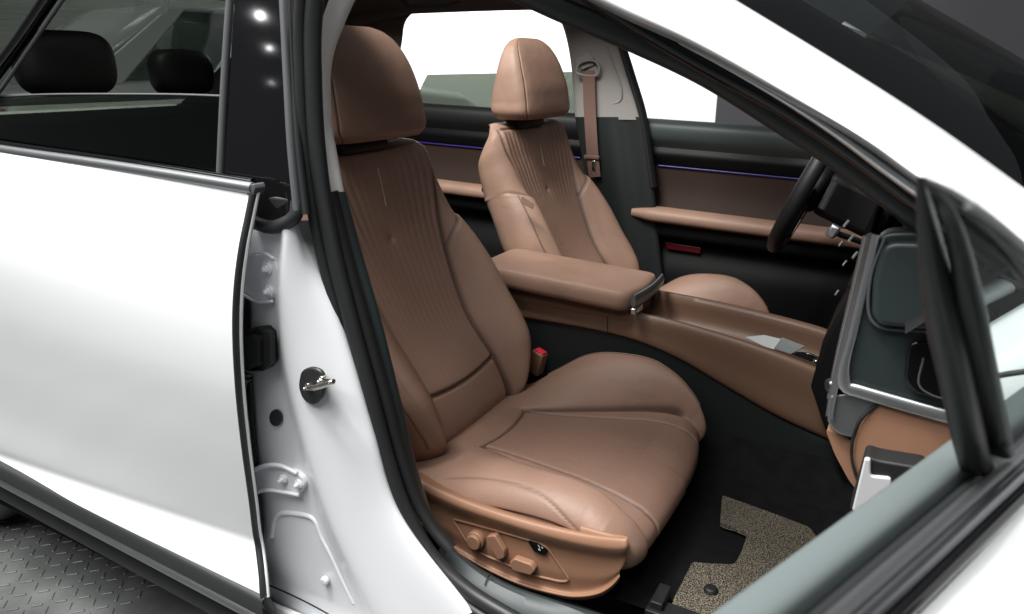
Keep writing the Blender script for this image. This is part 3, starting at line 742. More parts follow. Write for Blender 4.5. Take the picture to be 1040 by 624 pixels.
# ------------------------------------------------------------------ far doors
def far_door(x0, x1, lab, front):
    d = empty('door', ((x0+x1)/2, 1.7, .6), car, lab)
    y0 = 1.68
    sill = lambda x: .985-.03*(x+.4)
    # upper sill roll
    loft('door_top', [[Vector((x, y0+.04, sill(x)-.005)) for x in (x0, (x0+x1)/2, x1)], [Vector((x, y0+.01, sill(x)+.002)) for x in (x0, (x0+x1)/2, x1)], [Vector((x, y0-.02, sill(x)-.012)) for x in (x0, (x0+x1)/2, x1)], [Vector((x, y0-.025, sill(x)-.05)) for x in (x0, (x0+x1)/2, x1)], [Vector((x, y0-.005, sill(x)-.085)) for x in (x0, (x0+x1)/2, x1)]], M['slate_plastic'] if front else M['soft_black'], d, n=20, mrows=24, angle=180)
    loft('door_trim', [[Vector((x, y0-.004, sill(x)-.085)) for x in (x0, x1)], [Vector((x, y0-.014, sill(x)-.11)) for x in (x0, x1)], [Vector((x, y0, sill(x)-.145)) for x in (x0, x1)]], M['trim_black'], d, n=8, mrows=10, angle=180)
    xs0 = x0+.11 if front else x0+.1
    tube('light_strip', [Vector((x, y0-.006, sill(x)-.145)) for x in (xs0, (x0+x1)/2, x1-.05)], circ(.0028, 8), M['glow'], d, n=10)
    loft('door_panel', [[Vector((x, y0-.002, sill(x)-.148)) for x in (x0, x1)], [Vector((x, y0+.004, sill(x)-.22)) for x in (x0, x1)], [Vector((x, y0-.004, sill(x)-.30)) for x in (x0, x1)]], M['door_brown_shaded'], d, n=8, mrows=10, angle=180)
    # lower black panel and map pocket
    loft('lower_trim', [[Vector((x, y0-.05, sill(x)-.315)) for x in (x0, x1)], [Vector((x, y0-.055, sill(x)-.36)) for x in (x0, x1)], [Vector((x, y0-.01, sill(x)-.40)) for x in (x0, x1)], [Vector((x, y0-.03, .50)) for x in (x0, x1)], [Vector((x, y0-.02, .33)) for x in (x0, x1)]], M['deep_black'], d, n=8, mrows=24, angle=180)
    ya = y0-.045
    ar = [Vector((x, ya, sill(x)-.298)) for x in (x0+.05, x0+.10, (x0+x1)/2, x1-.02)]
    tube('armrest', ar, circ(.045, 16, .024, 2.8), M['leather'], d, n=40, taper=lambda t: .7+.3*sstep(0, .08, t))
    # outer skin
    loft('outer_skin', [[Vector((x, 1.73, sill(x)-.01)) for x in (x0, x1)], [Vector((x, 1.78, .75)) for x in (x0, x1)], [Vector((x, 1.76, .5)) for x in (x0, x1)], [Vector((x, 1.77, .3)) for x in (x0, x1)]], M['white_paint'], d, n=6, mrows=12, angle=180)
    return d
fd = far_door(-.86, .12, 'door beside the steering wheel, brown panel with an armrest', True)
prism('reflector', [Y(675, 246, 1.655), Y(712, 252, 1.655), Y(711, 258, 1.655), Y(677, 253, 1.655)], (0, .006, 0), M['red_reflector'], fd, bevel=.002)
b = bmesh.new(); p = Y(783, 241, 1.62); bmesh.ops.create_uvsphere(b, u_segments=20, v_segments=12, radius=.012, matrix=Matrix.Translation(p)); make('armrest_end', b, M['chrome'], fd, angle=180)
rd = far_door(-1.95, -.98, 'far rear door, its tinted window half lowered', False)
b = bmesh.new(); p = Y(492, 193, 1.60); bmesh.ops.create_uvsphere(b, u_segments=20, v_segments=12, radius=.012, matrix=Matrix.Translation(p)); make('armrest_end', b, M['chrome'], rd, angle=180)
prism('window_pane', [Y(434, 76, 1.70), Y(585, 73, 1.70), Y(590, 118, 1.70), Y(416, 112, 1.70)], (0, .004, 0), M['smoke'], rd, bevel=0)
# far pillar between the doors with the belt
pil = empty('door_pillar', (-.9, 1.65, .4), car)
yp = 1.625
def tr2(pts, dy=0): return [Y(x, y, yp+dy) for x, y in pts]
L_ = [(550, -6), (558, 6), (567, 16), (574, 32), (580, 60), (583, 90), (585, 121)]
R_ = [(612, -6), (618, 16), (623, 30), (630, 52), (637, 78), (645, 103), (651, 122)]
mid_ = [((a[0]+b[0])/2, (a[1]+b[1])/2) for a, b in zip(L_, R_)]
loft('pillar_trim', [tr2(L_, .06), tr2(L_, .01), [p.lerp(q, .2) for p, q in zip(tr2(L_, -.012), tr2(R_, -.012))], tr2(mid_, -.018), [p.lerp(q, .82) for p, q in zip(tr2(L_, -.012), tr2(R_, -.012))], tr2(R_, .0), tr2(R_, .06)], M['trim_beige'], pil, n=40, mrows=40, angle=180)
tube('trim_moulding', tr2([(604, 105), (620, 106), (630, 102), (631, 92), (624, 70), (616, 48)], -.014), circ(.004, 8), M['trim_beige'], pil, up=(0, 1, 0), n=40)
Ll = [(585, 119), (592, 160), (600, 200), (610, 250), (622, 310)]; Rl = [(656, 119), (660, 160), (664, 200), (669, 250), (676, 310)]
ml = [((a[0]+b[0])/2, (a[1]+b[1])/2) for a, b in zip(Ll, Rl)]
loft('lower_trim', [tr2(Ll, .05), tr2(Ll, .0), [p.lerp(q, .3) for p, q in zip(tr2(Ll, -.02), tr2(Rl, -.02))], tr2(ml, -.024), [p.lerp(q, .7) for p, q in zip(tr2(Ll, -.01), tr2(Rl, -.01))], tr2(Rl, .0), tr2(Rl, .06)], M['flank'], pil, n=40, mrows=40, angle=180)
tube('window_frame', tr2([(612, -8), (620, 14), (630, 42), (642, 80), (653, 118), (664, 190)], .01), circ(.012, 10, .02), M['soft_black'], pil, up=(0, 1, 0), n=40)
sb = empty('seat_belt', Y(597, 75, 1.58), car)
b = bmesh.new(); strip = [(598, 72), (598.5, 100), (600, 130), (602, 160), (604, 180)]
add_tube(b, [Y(x, y, yp-.035) for x, y in strip], [(-.021, -.0006), (.021, -.0006), (.021, .0006), (-.021, .0006)], up=(0, 1, 0), n=24)
make('webbing', b, M['belt_brown'], sb)
g_ = [Y(x, y, yp-.032) for x, y in [(586, 74), (588, 66), (596, 62), (605, 63), (609, 70), (607, 76), (598, 77)]]
tube('belt_guide', g_, circ(.0045, 10), M['grey_trim'], sb, up=(0, 1, 0), n=60, closed=True)
prism('guide_cover', round_poly([Y(x, y, yp-.025) for x, y in [(584, 62), (597, 52), (602, 57), (604, 66), (590, 72)]], .008), (0, .02, 0), M['trim_beige'], sb, bevel=.004)
box('belt_stop', Y(601, 160, yp-.036), (.055, .012, .014), M['belt_brown'], sb, bevel=.004)
box('tongue', Y(603, 168, yp-.038), (.012, .006, .03), M['steel'], sb, bevel=.002)
# ------------------------------------------------------------------ roof
rf = empty('roof', (-1.3, .89, 1.35), car)
RZ = [(-2.3, 1.385), (-1.8, 1.41), (-1.3, 1.41), (-.8, 1.385), (-.42, 1.33)]
def roofz(x): return interp(RZ, x)
def roofpatch(name, xs, ys, m):
    bm = bmesh.new()
    grid(bm, [[Vector((x, y, roofz(x)+dz)) for x in xs] for y, dz in ys])
    return make(name, bm, m, rf, angle=60)
XS = [-2.3+i*.094 for i in range(21)]
near_y = [(.26, -.055), (.31, -.036), (.36, -.02), (.42, -.010), (.44, -.004), (.455, .05)]
far_y = [(1.325, .05), (1.34, -.004), (1.36, -.008), (1.42, -.02), (1.48, -.032), (1.54, -.05), (1.58, -.075)]
mid_y = [(.455, .0), (.6, .004), (.89, .006), (1.18, .004), (1.325, .0)]
XF = [-.62+i*.04 for i in range(6)]; XB = [-2.3+i*.09 for i in range(6)]
roofpatch('headliner', XS, near_y, M['headliner']); roofpatch('headliner', XS, far_y, M['headliner'])
roofpatch('headliner', XF, mid_y, M['headliner']); roofpatch('headliner', XB, mid_y, M['headliner'])
so = lambda L: [(y, d+.055) for y, d in L]
roofpatch('roof_skin', XS, [(.19, -.02), (.26, .02), (.3, .03), (.42, .05), (.455, .055)], M['white_paint']); roofpatch('roof_skin', XS, [(1.325, .055), (1.4, .045), (1.48, .03), (1.6, -.02)], M['white_paint'])
roofpatch('roof_skin', XF, [(y, d+.056) for y, d in mid_y], M['white_paint']); roofpatch('roof_skin', XB, [(y, d+.056) for y, d in mid_y], M['white_paint'])
roofpatch('sunroof_glass', [-1.85+i*.1235 for i in range(11)], [(y, d+.052) for y, d in mid_y], M['roof_glass'])
tube('grab_handle', [Y(409, 1, 1.50), Y(415, 7, 1.49), Y(440, 8, 1.49), Y(465, 4, 1.49), Y(472, -3, 1.50)], circ(.008, 10), M['headliner'], rf, n=30)
# far roof rail above the windows
tube('roof_rail', [Vector((-2.35, 1.60, 1.24)), Y(408, 16, 1.58)+Vector((0, 0, .035)), Y(470, 5, 1.58)+Vector((0, 0, .035)), Y(540, 2, 1.58)+Vector((0, 0, .03)), Vector((-.8, 1.56, 1.345)), Vector((-.45, 1.52, 1.30)), Vector((0, 1.60, 1.13)), Vector((.35, 1.66, .97))], circ(.035, 12, .03), M['headliner'], rf, up=(0, 1, 0), n=60)
# far rear pillar edge left of the window
loft('rear_pillar', [[Y(425, 8, 1.62), Y(412, 22, 1.62), Y(408, 45, 1.62), Y(402, 75, 1.62), Y(396, 100, 1.62)], [Y(410, -6, 1.60), Y(398, 20, 1.60), Y(392, 45, 1.60), Y(385, 75, 1.60), Y(378, 105, 1.60)], [Y(380, -20, 1.58), Y(350, 15, 1.58), Y(345, 45, 1.58), Y(335, 75, 1.58), Y(325, 110, 1.58)]], M['headliner'], rf, n=24, mrows=12)
# near roof rail (outside the frame, closes the roof)
tube('roof_rail', [Vector((-2.6, .18, 1.18)), Vector((-2.2, .17, 1.27)), Vector((-1.5, .17, 1.345)), Vector((-.85, .18, 1.345)), Vector((-.60, .18, 1.30)), Y(480, -50, .17)], circ(.03, 12, .03), M['rubber'], rf, up=(0, 1, 0), n=50)
# ------------------------------------------------------------------ near windscreen pillar, windscreen
wp = empty('windscreen_pillar', (0, .12, 1.05), car)
L1 = [(440, -110), (530, -45), (612, 1), (700, 41), (800, 96), (880, 143), (940, 186), (1000, 218), (1060, 262)]
L2 = [(620, -80), (690, -35), (747, 0), (850, 63), (950, 126), (1040, 190), (1110, 242), (1160, 280), (1210, 320)]
LG = [(480, -120), (590, -47), (680, 8), (770, 62), (860, 122), (932, 172), (985, 204), (1040, 242), (1090, 282)]
lA = [Y(x, y, .066) for x, y in L1]; lG = [Y(x, y, .082) for x, y in LG]; lB = [Y(x, y, .17) for x, y in L2]
mids_ = [a.lerp(b, .45)+Vector((.012, -.012, .012)) for a, b in zip(lG, lB)]
loft('pillar_skin', [[p+Vector((0, .03, -.01)) for p in lA], lA, [a.lerp(b, .85)+Vector((0, -.004, 0)) for a, b in zip(lA, lG)], lG, [a.lerp(b, .08)+Vector((.003, -.006, .004)) for a, b in zip(lG, lB)], mids_, lB, [p+Vector((.008, .012, -.006)) for p in lB]], M['white_paint'], wp, n=60, mrows=60, angle=180)
Ls = [(560, -40), (640, 12), (720, 58), (800, 102), (870, 148), (935, 197), (985, 236), (1040, 280)]
tube('drip_strip', [Y(x, y, .10) for x, y in [(690, 44), (740, 70), (800, 104), (850, 136), (900, 172), (936, 197)]], circ(.006, 12, .012), M['satin'], wp, up=(0, 1, 0), n=50, label='polished strip below the white pillar', taper=lambda t: .15+.85*t)
tube('pillar_gap', [Y(x, y+7, .115) for x, y in Ls], circ(.012, 10, .016), M['gloss_black'], wp, up=(0, 1, 0), n=50)
Ls2 = [(480, -40), (560, -2), (640, 31), (720, 68), (800, 117), (860, 156), (935, 213), (985, 255)]
tube('pillar_seal', [Y(x, y+2, .14) for x, y in Ls2], circ(.019, 16, .014), M['rubber'], wp, up=(0, 1, 0), n=70)
tube('pillar_seal', [Y(x, y-12, .12) for x, y in Ls2], circ(.006, 12, .006), M['rubber'], wp, up=(0, 1, 0), n=70, label='thin outer lip of the pillar seal')
Li = [(470, -30), (520, 0), (560, 10), (608, 30), (640, 45), (700, 76), (790, 129), (850, 168), (900, 208), (935, 240)]
loft('pillar_lining', [[Y(x, y-14, .15) for x, y in Li], [Y(x, y-2, .165) for x, y in Li], [Y(x, y-1, .175) for x, y in Li], [Y(x, y-20, .22) for x, y in Li], [Y(x+14, y-34, .26) for x, y in Li]], M['headliner'], wp, n=60, mrows=24)
ws = empty('windscreen', (.2, .89, 1.1), car)
ltop = [lB[2], lB[3], lB[4], lB[5], lB[6], lB[7], lB[8]]
def across(k):
    rows = []
    for p in ltop:
        mx_ = math.sin(math.pi*k)
        rows.append(Vector((p.x+.13*mx_, p.y+(1.78-2*p.y)*k, p.z+.055*mx_)))
    return rows
loft('glass', [across(k) for k in (0, .08, .2, .35, .5, .65, .8, .92, 1)], M['screen_glass'], ws, n=30, mrows=50, angle=180)
bm = bmesh.new()
cols = [catmull([across(k)[i]+Vector((.002, 0, -.004)) for k in (.0, .03, .06, .09)], 10) for i in range(7)]
grid(bm, cols); make('black_border', bm, M['gloss_black'], ws, angle=180)
bm = bmesh.new(); cols = [catmull([across(k)[i]+Vector((.002, 0, -.004)) for k in (.91, .95, 1)], 10) for i in range(7)]
grid(bm, cols); make('black_border', bm, M['gloss_black'], ws, angle=180)
tube('far_pillar', [Vector((p.x, 1.78-p.y+.03, p.z-.02)) for p in lB[1:]], circ(.04, 12), M['white_paint'], ws, up=(0, 1, 0), n=40)
# fender and bonnet beyond the quarter glass
fe = empty('front_wing', (.6, .1, .7), car)
wt = [Y(985, 350, .05), Y(1002, 340, .05), Y(1045, 315, .05)]; dx_ = (wt[2]-wt[1]).normalized(); wt.append(wt[2]+dx_*.3+Vector((0, .02, -.02))); wt.append(wt[2]+dx_*.9+Vector((0, .08, -.16)))
loft('wing_skin', [[Vector((p.x, .02, .30)) for p in wt], [Vector((p.x, -.02, .62)) for p in wt], [p+Vector((0, -.055, -.10)) for p in wt], [p+Vector((0, -.03, -.03)) for p in wt], [p+Vector((0, -.012, -.008)) for p in wt], wt, [p+Vector((0, .03, -.002)) for p in wt], [p+Vector((0, .04, -.03)) for p in wt]], M['white_paint'], fe, n=40, mrows=40, angle=180)
loft('cowl', [[p+Vector((-.05, .032, -.01)) for p in wt], [p+Vector((-.05, .10, -.01)) for p in wt], [p+Vector((-.02, .25, -.02)) for p in wt]], M['soft_black'], fe, n=20, mrows=8)
tube('cowl_strip', [Y(975, 312, .11), Y(1000, 299, .11), Y(1032, 283, .11), Y(1060, 269, .11)], circ(.010, 12, .009), M['jamb_paint'], fe, up=(0, 1, 0), n=20)
loft('bonnet', [[Vector((x, y, z)) for x, y, z in ((.46, .31, .972), (.8, .36, .955), (1.3, .42, .91))], [Vector((x, y, z)) for x, y, z in ((.62, .89, .985), (.95, .89, .97), (1.4, .89, .93))], [Vector((x, y, z)) for x, y, z in ((.46, 1.47, .972), (.8, 1.42, .955), (1.3, 1.36, .91))]], M['white_paint'], fe, n=20, mrows=20, angle=180)
tube('wing_gap', [Y(985, 395, -.012), Y(1010, 383, -.012), Y(1045, 377, -.012)], circ(.0025, 8), M['soft_black'], fe, n=12)
# ------------------------------------------------------------------ near body side
bd = empty('body', (-.9, .1, .3), car)
Lj = [(252, 224), (232, 240), (220, 290), (214, 340), (222, 420), (232, 520), (240, 640)]
Ljm = [(262, 224), (262, 240), (256, 300), (254, 360), (262, 440), (280, 530), (300, 640)]
Rd0 = [(276, 224), (281, 240), (277, 300), (281, 360), (298, 440), (325, 530), (372, 640)]
Rd1 = [(286, 224), (290, 240), (287, 300), (291, 360), (309, 440), (338, 530), (388, 640)]
Fm = [(297, 224), (301, 240), (312, 300), (325, 360), (350, 440), (378, 530), (430, 640)]
Se = [(300, 224), (306, 240), (333, 300), (354, 360), (378, 440), (404, 520), (480, 622), (520, 660)][:7]
J = [[Y(x, y, .10) for x, y in Lj], [Y(x, y, .082) for x, y in Ljm], [Y(x, y, .078) for x, y in Rd0], [Y(x, y, .062) for x, y in Rd1], [Y(x, y, .075) for x, y in Fm], [Y(x, y, .095) for x, y in Se], [Y(x+8*k_, y, .115) for (x, y), k_ in zip(Se, (1, 1, 1, .8, .6, .3, 0))], [Y(x+22*k_, y, .14) for (x, y), k_ in zip(Se, (1, 1, .8, .5, .3, .1, 0))]]
loft('door_jamb', J, M['jamb_paint'], bd, n=90, mrows=90, angle=180)
# embossed rib and boss on the jamb
tube('jamb_rib', [Y(x, y, .0815) for x, y in [(276, 545), (279, 530), (285, 522), (303, 522), (319, 527), (327, 545), (336, 562), (348, 588), (360, 612)]], circ(.005, 10), M['jamb_paint'], bd, up=(0, 1, 0), n=60)
p = Y(332, 588, .08); cyl('jamb_boss', p, p+Vector((0, -.010, 0)), .0075, M['jamb_paint'], bd, bevel=.003)
tube('panel_joint', [Y(262, 590, .074), Y(295, 604, .072), Y(330, 622, .068), Y(345, 632, .066)], circ(.0014, 8), M['soft_black'], bd, n=20)
# lower sill skin
def sl(pts, y):
    P = [Y(a, b, y) for a, b in pts]; return P+[Vector((-.25, y, P[-1].z-.004)), Vector((.12, y, P[-1].z-.002))]
loft('sill_skin', [sl([(250, 600), (330, 632), (420, 672)], .080), sl([(250, 604), (330, 637), (420, 680)], .055), sl([(245, 625), (330, 660), (420, 700)], .04), sl([(245, 650), (330, 700), (420, 760)], .05)], M['white_paint'], bd, n=40, mrows=16)
# main aperture seal: fat bulb with a lip
S1 = [(330, -78), (318, 20), (318, 80), (321, 140), (328, 200), (340, 262), (357, 330), (376, 400), (394, 468), (412, 520), (440, 567), (475, 600), (520, 628), (570, 655)]
def sealw(k): return [Y(x, y, .112) for x, y in S1]+[Vector((-.20, .112, .352)), Vector((.0, .112, .36)), Vector((.10, .112, .42))]
tube('door_seal', sealw(0), circ(.0125, 16, .012), M['rubber'], bd, up=(0, 1, 0), n=120)
S1b = [(314, -78), (305, 20), (306, 80), (309, 140), (316, 200), (326, 255), (344, 325), (363, 395), (381, 465), (400, 520), (428, 568), (462, 604), (505, 634), (560, 665)]
tube('seal_lip', [Y(x, y, .104) for x, y in S1b], circ(.008, 12, .010), M['rubber'], bd, up=(0, 1, 0), n=120)
S1c = [(336, 195), (352, 262), (372, 335), (392, 405), (410, 470), (426, 512), (440, 536), (458, 558)]
tube('seal_flange', [Y(x, y, .135) for x, y in S1c], circ(.010, 12, .012), M['soft_black'], bd, up=(0, 1, 0), n=90)
# inner pillar trims beside the seal
Wl = [(372, -75), (335, 20), (324, 62), (322, 120), (326, 170), (331, 197)]; Wr = [(395, -75), (350, 20), (336, 62), (335, 120), (341, 160), (348, 197)]
loft('pillar_trim', [[Y(x-8, y, .14) for x, y in Wl], [Y(x, y, .15) for x, y in Wl], [Y(x, y, .17) for x, y in Wr], [Y(x, y, .21) for x, y in Wr]], M['trim_white'], bd, n=40, mrows=16, angle=180)
Dl = [(330, 195), (343, 250), (362, 320), (385, 400), (405, 470), (425, 520)]; Dr = [(349, 195), (364, 250), (384, 320), (404, 400), (421, 470), (440, 530)]
loft('lower_trim', [[Y(x, y, .145) for x, y in Dl], [Y(x, y, .165) for x, y in Dr], [Y(x-4, y, .22) for x, y in Dr]], M['dash_green'], bd, n=40, mrows=14, angle=180)
# scuff ledge
Sa = [(450, 550), (470, 568), (495, 585), (520, 598), (560, 612), (610, 628), (680, 660)]; Sb_ = [(444, 564), (464, 586), (487, 605), (520, 622), (560, 640), (610, 665), (680, 700)]
def st_(L, dy, y, ze): return [Y(x, yy+dy, y) for x, yy in L]+[Vector((-.18, y, ze)), Vector((.10, y, ze+.005))]
loft('sill_trim', [st_(Sa, -6, .285, .318), st_(Sa, -4, .245, .330), st_(Sa, 1, .190, .350), st_(Sa, 0, .172, .356), st_(Sb_, 0, .145, .358), st_(Sb_, 14, .14, .335)], M['slate_plastic'], bd, n=60, mrows=18)
tube('trim_joint', [Y(499, 582, .170), Y(495, 587, .165), Y(492, 594, .155)], circ(.0012, 6), M['soft_black'], bd, n=8)
# hinges
def bolt(b, px, py, y, r=.0065):
    p = Y(px, py, y); add_cyl(b, p+Vector((0, .006, 0)), p+Vector((0, -.006, 0)), r, 6); add_cyl(b, p+Vector((0, .006, 0)), p+Vector((0, -.002, 0)), r*1.5, 20)
    add_cyl(b, p, p+Vector((0, -.010, 0)), r*.55, 14)
b = bmesh.new()
pl = round_poly([Y(x, y, .072) for x, y in [(240, 268), (252, 260), (268, 258), (277, 263), (283, 276), (281, 298), (276, 305), (262, 307), (246, 296), (238, 292)]], .006)
add_prism(b, pl, (0, .010, 0)); bolt(b, 271, 273, .070); bolt(b, 273, 296, .070)
add_tube(b, [Y(240, 266, .066), Y(253, 259, .068), Y(268, 257, .070), Y(278, 263, .071)], circ(.0028, 8), up=(0, 1, 0)); add_tube(b, [Y(240, 294, .066), Y(250, 301, .068), Y(262, 307, .070), Y(277, 306, .071)], circ(.0028, 8), up=(0, 1, 0))
make('hinge', b, M['jamb_paint'], bd, bevel=.002, label='white upper door hinge plate with two bolts')
b = bmesh.new()
pl = round_poly([Y(x, y, .070) for x, y in [(252, 482), (262, 476), (280, 474), (297, 478), (307, 485), (310, 493), (304, 502), (290, 499), (272, 498), (256, 503)]], .006)
add_prism(b, pl, (0, .010, 0)); bolt(b, 287, 487, .066, .0055); bolt(b, 303, 492, .068, .0055)
add_tube(b, [Y(252, 482, .058), Y(266, 474, .060), Y(284, 473, .064), Y(302, 481, .069)], circ(.004, 8), up=(0, 1, 0)); add_tube(b, [Y(254, 503, .058), Y(270, 498, .060), Y(288, 500, .064), Y(304, 503, .069)], circ(.0035, 8), up=(0, 1, 0))
make('hinge', b, M['jamb_paint'], bd, bevel=.002, label='white lower door hinge arm with two bolts')
# wiring plug with its boot
b = bmesh.new()
pl = [Y(x, y, .074) for x, y in [(257, 338), (259, 332), (275, 330), (281, 336), (283, 366), (277, 373), (258, 372)]]
add_prism(b, round_poly(pl, .003), (0, -.020, 0))
add_prism(b, round_poly([Y(x, y, .055) for x, y in [(246, 350), (255, 341), (262, 338), (270, 342), (270, 368), (256, 374), (246, 372)]], .003), (0, -.014, 0))
add_prism(b, round_poly([Y(x, y, .058) for x, y in [(272, 334), (279, 336), (280, 368), (272, 370)]], .002), (0, -.010, 0))
make('wiring_plug', b, M['soft_black'], bd, bevel=.002)
b = bmesh.new()
for k in range(5):
    t = k/4; p = Y(255-12*t, 372+18*t, .05); add_tube(b, [p, p+Vector((-.002, 0, -.004))], circ(.0125 if k % 2 == 0 else .010, 16), up=(0, 1, 0), n=4)
add_tube(b, [Y(258, 366, .055), Y(248, 382, .05), Y(241, 396, .05), Y(238, 420, .06)], circ(.009, 12), up=(0, 1, 0))
make('cable_boot', b, M['rubber'], bd)
pl = [Y(281+6.5*math.cos(a), 424+8.5*math.sin(a), .0785) for a in [i*2*math.pi/24 for i in range(24)]]
prism('hole_plug', pl, (0, -.003, 0), M['rubber'], bd, bevel=.001)
# striker
b = bmesh.new(); ysx = .058
pl = [Y(x, y, ysx+.006) for x, y in [(309, 375), (319, 371), (330, 375), (334, 388), (331, 402), (322, 411), (311, 405), (306, 391)]]
st = prism('striker_pad', round_poly(pl, .01), (0, -.008, 0), M['rubber'], bd, bevel=.003)
tube('striker', [Y(314, 393, .068), Y(313, 393, .052), Y(318, 394, .036), Y(330, 391, .034), Y(338, 388, .036), Y(330, 386, .050), Y(326, 386, .068)], circ(.0042, 12), M['steel'], bd, n=50)
b = bmesh.new(); bolt(b, 313, 393, .055, .004); bolt(b, 327, 386, .055, .004); make('striker_base', b, M['steel'], bd, bevel=.001)
# black rubber corner under the glossy pillar cover
tube('corner_seal', [Y(258, 226, .07), Y(275, 231, .068), Y(290, 227, .068), Y(300, 219, .072), Y(302, 205, .078)], circ(.010, 12), M['rubber'], bd, up=(0, 1, 0), n=30)
prism('corner_block', [Y(254, 196, .085), Y(300, 200, .085), Y(301, 220, .085), Y(278, 231, .085), Y(262, 229, .085)], (0, -.012, 0), M['rubber'], bd, bevel=.004)
# dark strip seen in the gap behind the door edge
loft('gap_liner', [[Y(x, y, .085) for x, y in [(240, 290), (238, 360), (242, 450), (252, 560), (256, 620)]], [Y(x, y, .072) for x, y in [(251, 290), (253, 360), (257, 430), (263, 500), (266, 540)]]], M['soft_black'], bd, n=30, solid=.004)
# ------------------------------------------------------------------ rear door (near)
dr = empty('door', (-1.3, .05, .6), car, 'closed rear door with half lowered tinted window')
EDGE = [((258, 193), .045), ((252, 222), .032), ((246, 252), .018), ((241, 292), .006), ((239.5, 332), .0), ((242, 390), .0), ((248, 450), .010), ((256, 510), .024), ((260, 543), .0325), ((261.6, 551), .034), ((262.6, 557), .0318), ((266, 585), .0155), ((268, 608), .004)]
ep = [Y(a[0], a[1], y) for a, y in EDGE]
rows = []
for k, p in enumerate(ep):
    (a, y) = EDGE[k]
    s = k/(len(ep)-1)
    rise = .035
    r2 = [p]
    for t in (.12, .35, .7, 1.1):
        zz = p.z+rise*t*.9; yy = y
        if 8 <= k <= 8: zz -= .0
        if k in (8, 9, 10): zz -= .080*t; yy -= .022*t
        if k == 11: zz -= .045*t; yy -= .008*t
        if k == 7: zz -= .055*t; yy -= .012*t
        if k == 6: zz -= .02*t; yy -= .004*t
        r2.append(Vector((p.x-t, yy-.006*math.sin(min(1, t)*2.4), zz)))
    rows.append(r2)
loft('door_skin', rows, M['white_paint'], dr, n=80, mrows=120, angle=180)
# folded edge and its black rubber
tube('edge_seal', [p+Vector((-.001, .003, 0)) for p in ep]+[ep[-1]+Vector((.004, .01, -.03))], circ(.0048, 12, .008), M['rubber'], dr, up=(0, 1, 0), n=90)
tube('edge_flange', [p+Vector((.0035, .006, 0)) for p in ep], circ(.0012, 10, .003), M['white_paint'], dr, up=(0, 1, 0), n=90)
loft('edge_return', [[p+Vector((.004, .010, 0)) for p in ep[1:]], [p+Vector((-.08, .05, 0)) for p in ep[1:]]], M['jamb_paint'], dr, n=60)
# belt moulding
bl = [(-300, 106), (-150, 128), (0, 152), (130, 171), (257, 191.5)]
tube('belt_moulding', [Y(x, y, .045) for x, y in bl], circ(.0085, 14, .0075), M['satin_dark'], dr, up=(0, 1, 0), n=60, label='dull silver moulding under the rear side window')
tube('belt_seal', [Y(x, y-6, .055) for x, y in bl], circ(.006, 10, .006), M['gloss_black'], dr, up=(0, 1, 0), n=60)
prism('moulding_end', round_poly([Y(x, y, .040) for x, y in [(250, 188), (257, 187), (259, 192), (257, 199), (250, 198)]], .002), (0, .02, 0), M['grey_strip'], dr, bevel=.002)
# glossy cover on the pillar
ap = [(245, -70), (236, 20), (230, 120), (226, 187), (256, 192), (262, 226), (281, 230), (299, 217), (294, 120), (288, 20), (284, -70)]
def apy(v): return .070+.042*max(0, (200-v))/200
prism('pillar_cover', [Y(x, y, apy(y)) for x, y in ap], (0, .012, 0), M['gloss_black'], dr, bevel=.003)
def strip(name, pts, prof, m, lab=None, dy=0): return tube(name, [Y(x, y, apy(y)+dy) for x, y in pts], prof, m, dr, up=(0, 1, 0), n=50, label=lab)
strip('window_channel', [(240, -75), (232, 20), (227, 100), (223, 185)], circ(.0055, 10, .006), M['grey_strip'])
strip('pillar_strip', [(284, -75), (289, 20), (292, 80), (296, 150), (302, 214)], circ(.0055, 10, .007), M['grey_strip'], dy=.002)
strip('pillar_strip', [(293, -75), (295, 20), (298, 80), (303, 150), (311, 218)], circ(.0055, 10, .007), M['rubber'], 'dark rubber strip beside the grey one', dy=.010)
# rear edge of the window
strip('window_frame', [(90, -60), (52, -5), (20, 42), (-10, 82), (-40, 125)], circ(.010, 10, .014), M['gloss_black'], dy=.01)
strip('window_trim', [(98, -50), (62, 2), (32, 46), (6, 84), (-20, 120)], circ(.0035, 10, .004), M['grey_strip'], dy=.014)
# pane
pan_ = [Y(-60, 99, apy(99)+.02)]+[Y(x, y, apy(y)+.02) for x, y in [(0, 98.5), (40, 96.5), (120, 96), (180, 96.5), (225, 98)]]+[Y(225, 190, apy(190)+.012), Y(-60, 150, apy(150)+.012)]
prism('window_pane', pan_, (0, .004, 0), M['smoke'], dr, bevel=0)
tube('pane_edge', [p+Vector((0, .002, 0)) for p in pan_[1:6]], circ(.0022, 8), M['grey_strip'], dr, up=(0, 1, 0), n=30)
# inner lining behind the pane keeps it dark
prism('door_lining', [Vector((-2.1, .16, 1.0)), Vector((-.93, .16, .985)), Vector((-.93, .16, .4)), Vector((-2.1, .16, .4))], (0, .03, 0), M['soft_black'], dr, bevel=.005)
# cladding along the bottom of the door
e0 = ep[-1]
cl = [Vector((e0.x+.003-t, e0.y-.002, e0.z+.032*t)) for t in (0, .3, .7, 1.1)]
loft('door_cladding', [[p+Vector((0, .01, .006)) for p in cl], [p+Vector((0, -.004, 0)) for p in cl], [p+Vector((0, -.003, -.036)) for p in cl], [p+Vector((0, .006, -.044)) for p in cl]], mat('cladding', (.020, .022, .023), .55, bump=(500, .3, .001)), dr, n=30, mrows=20)
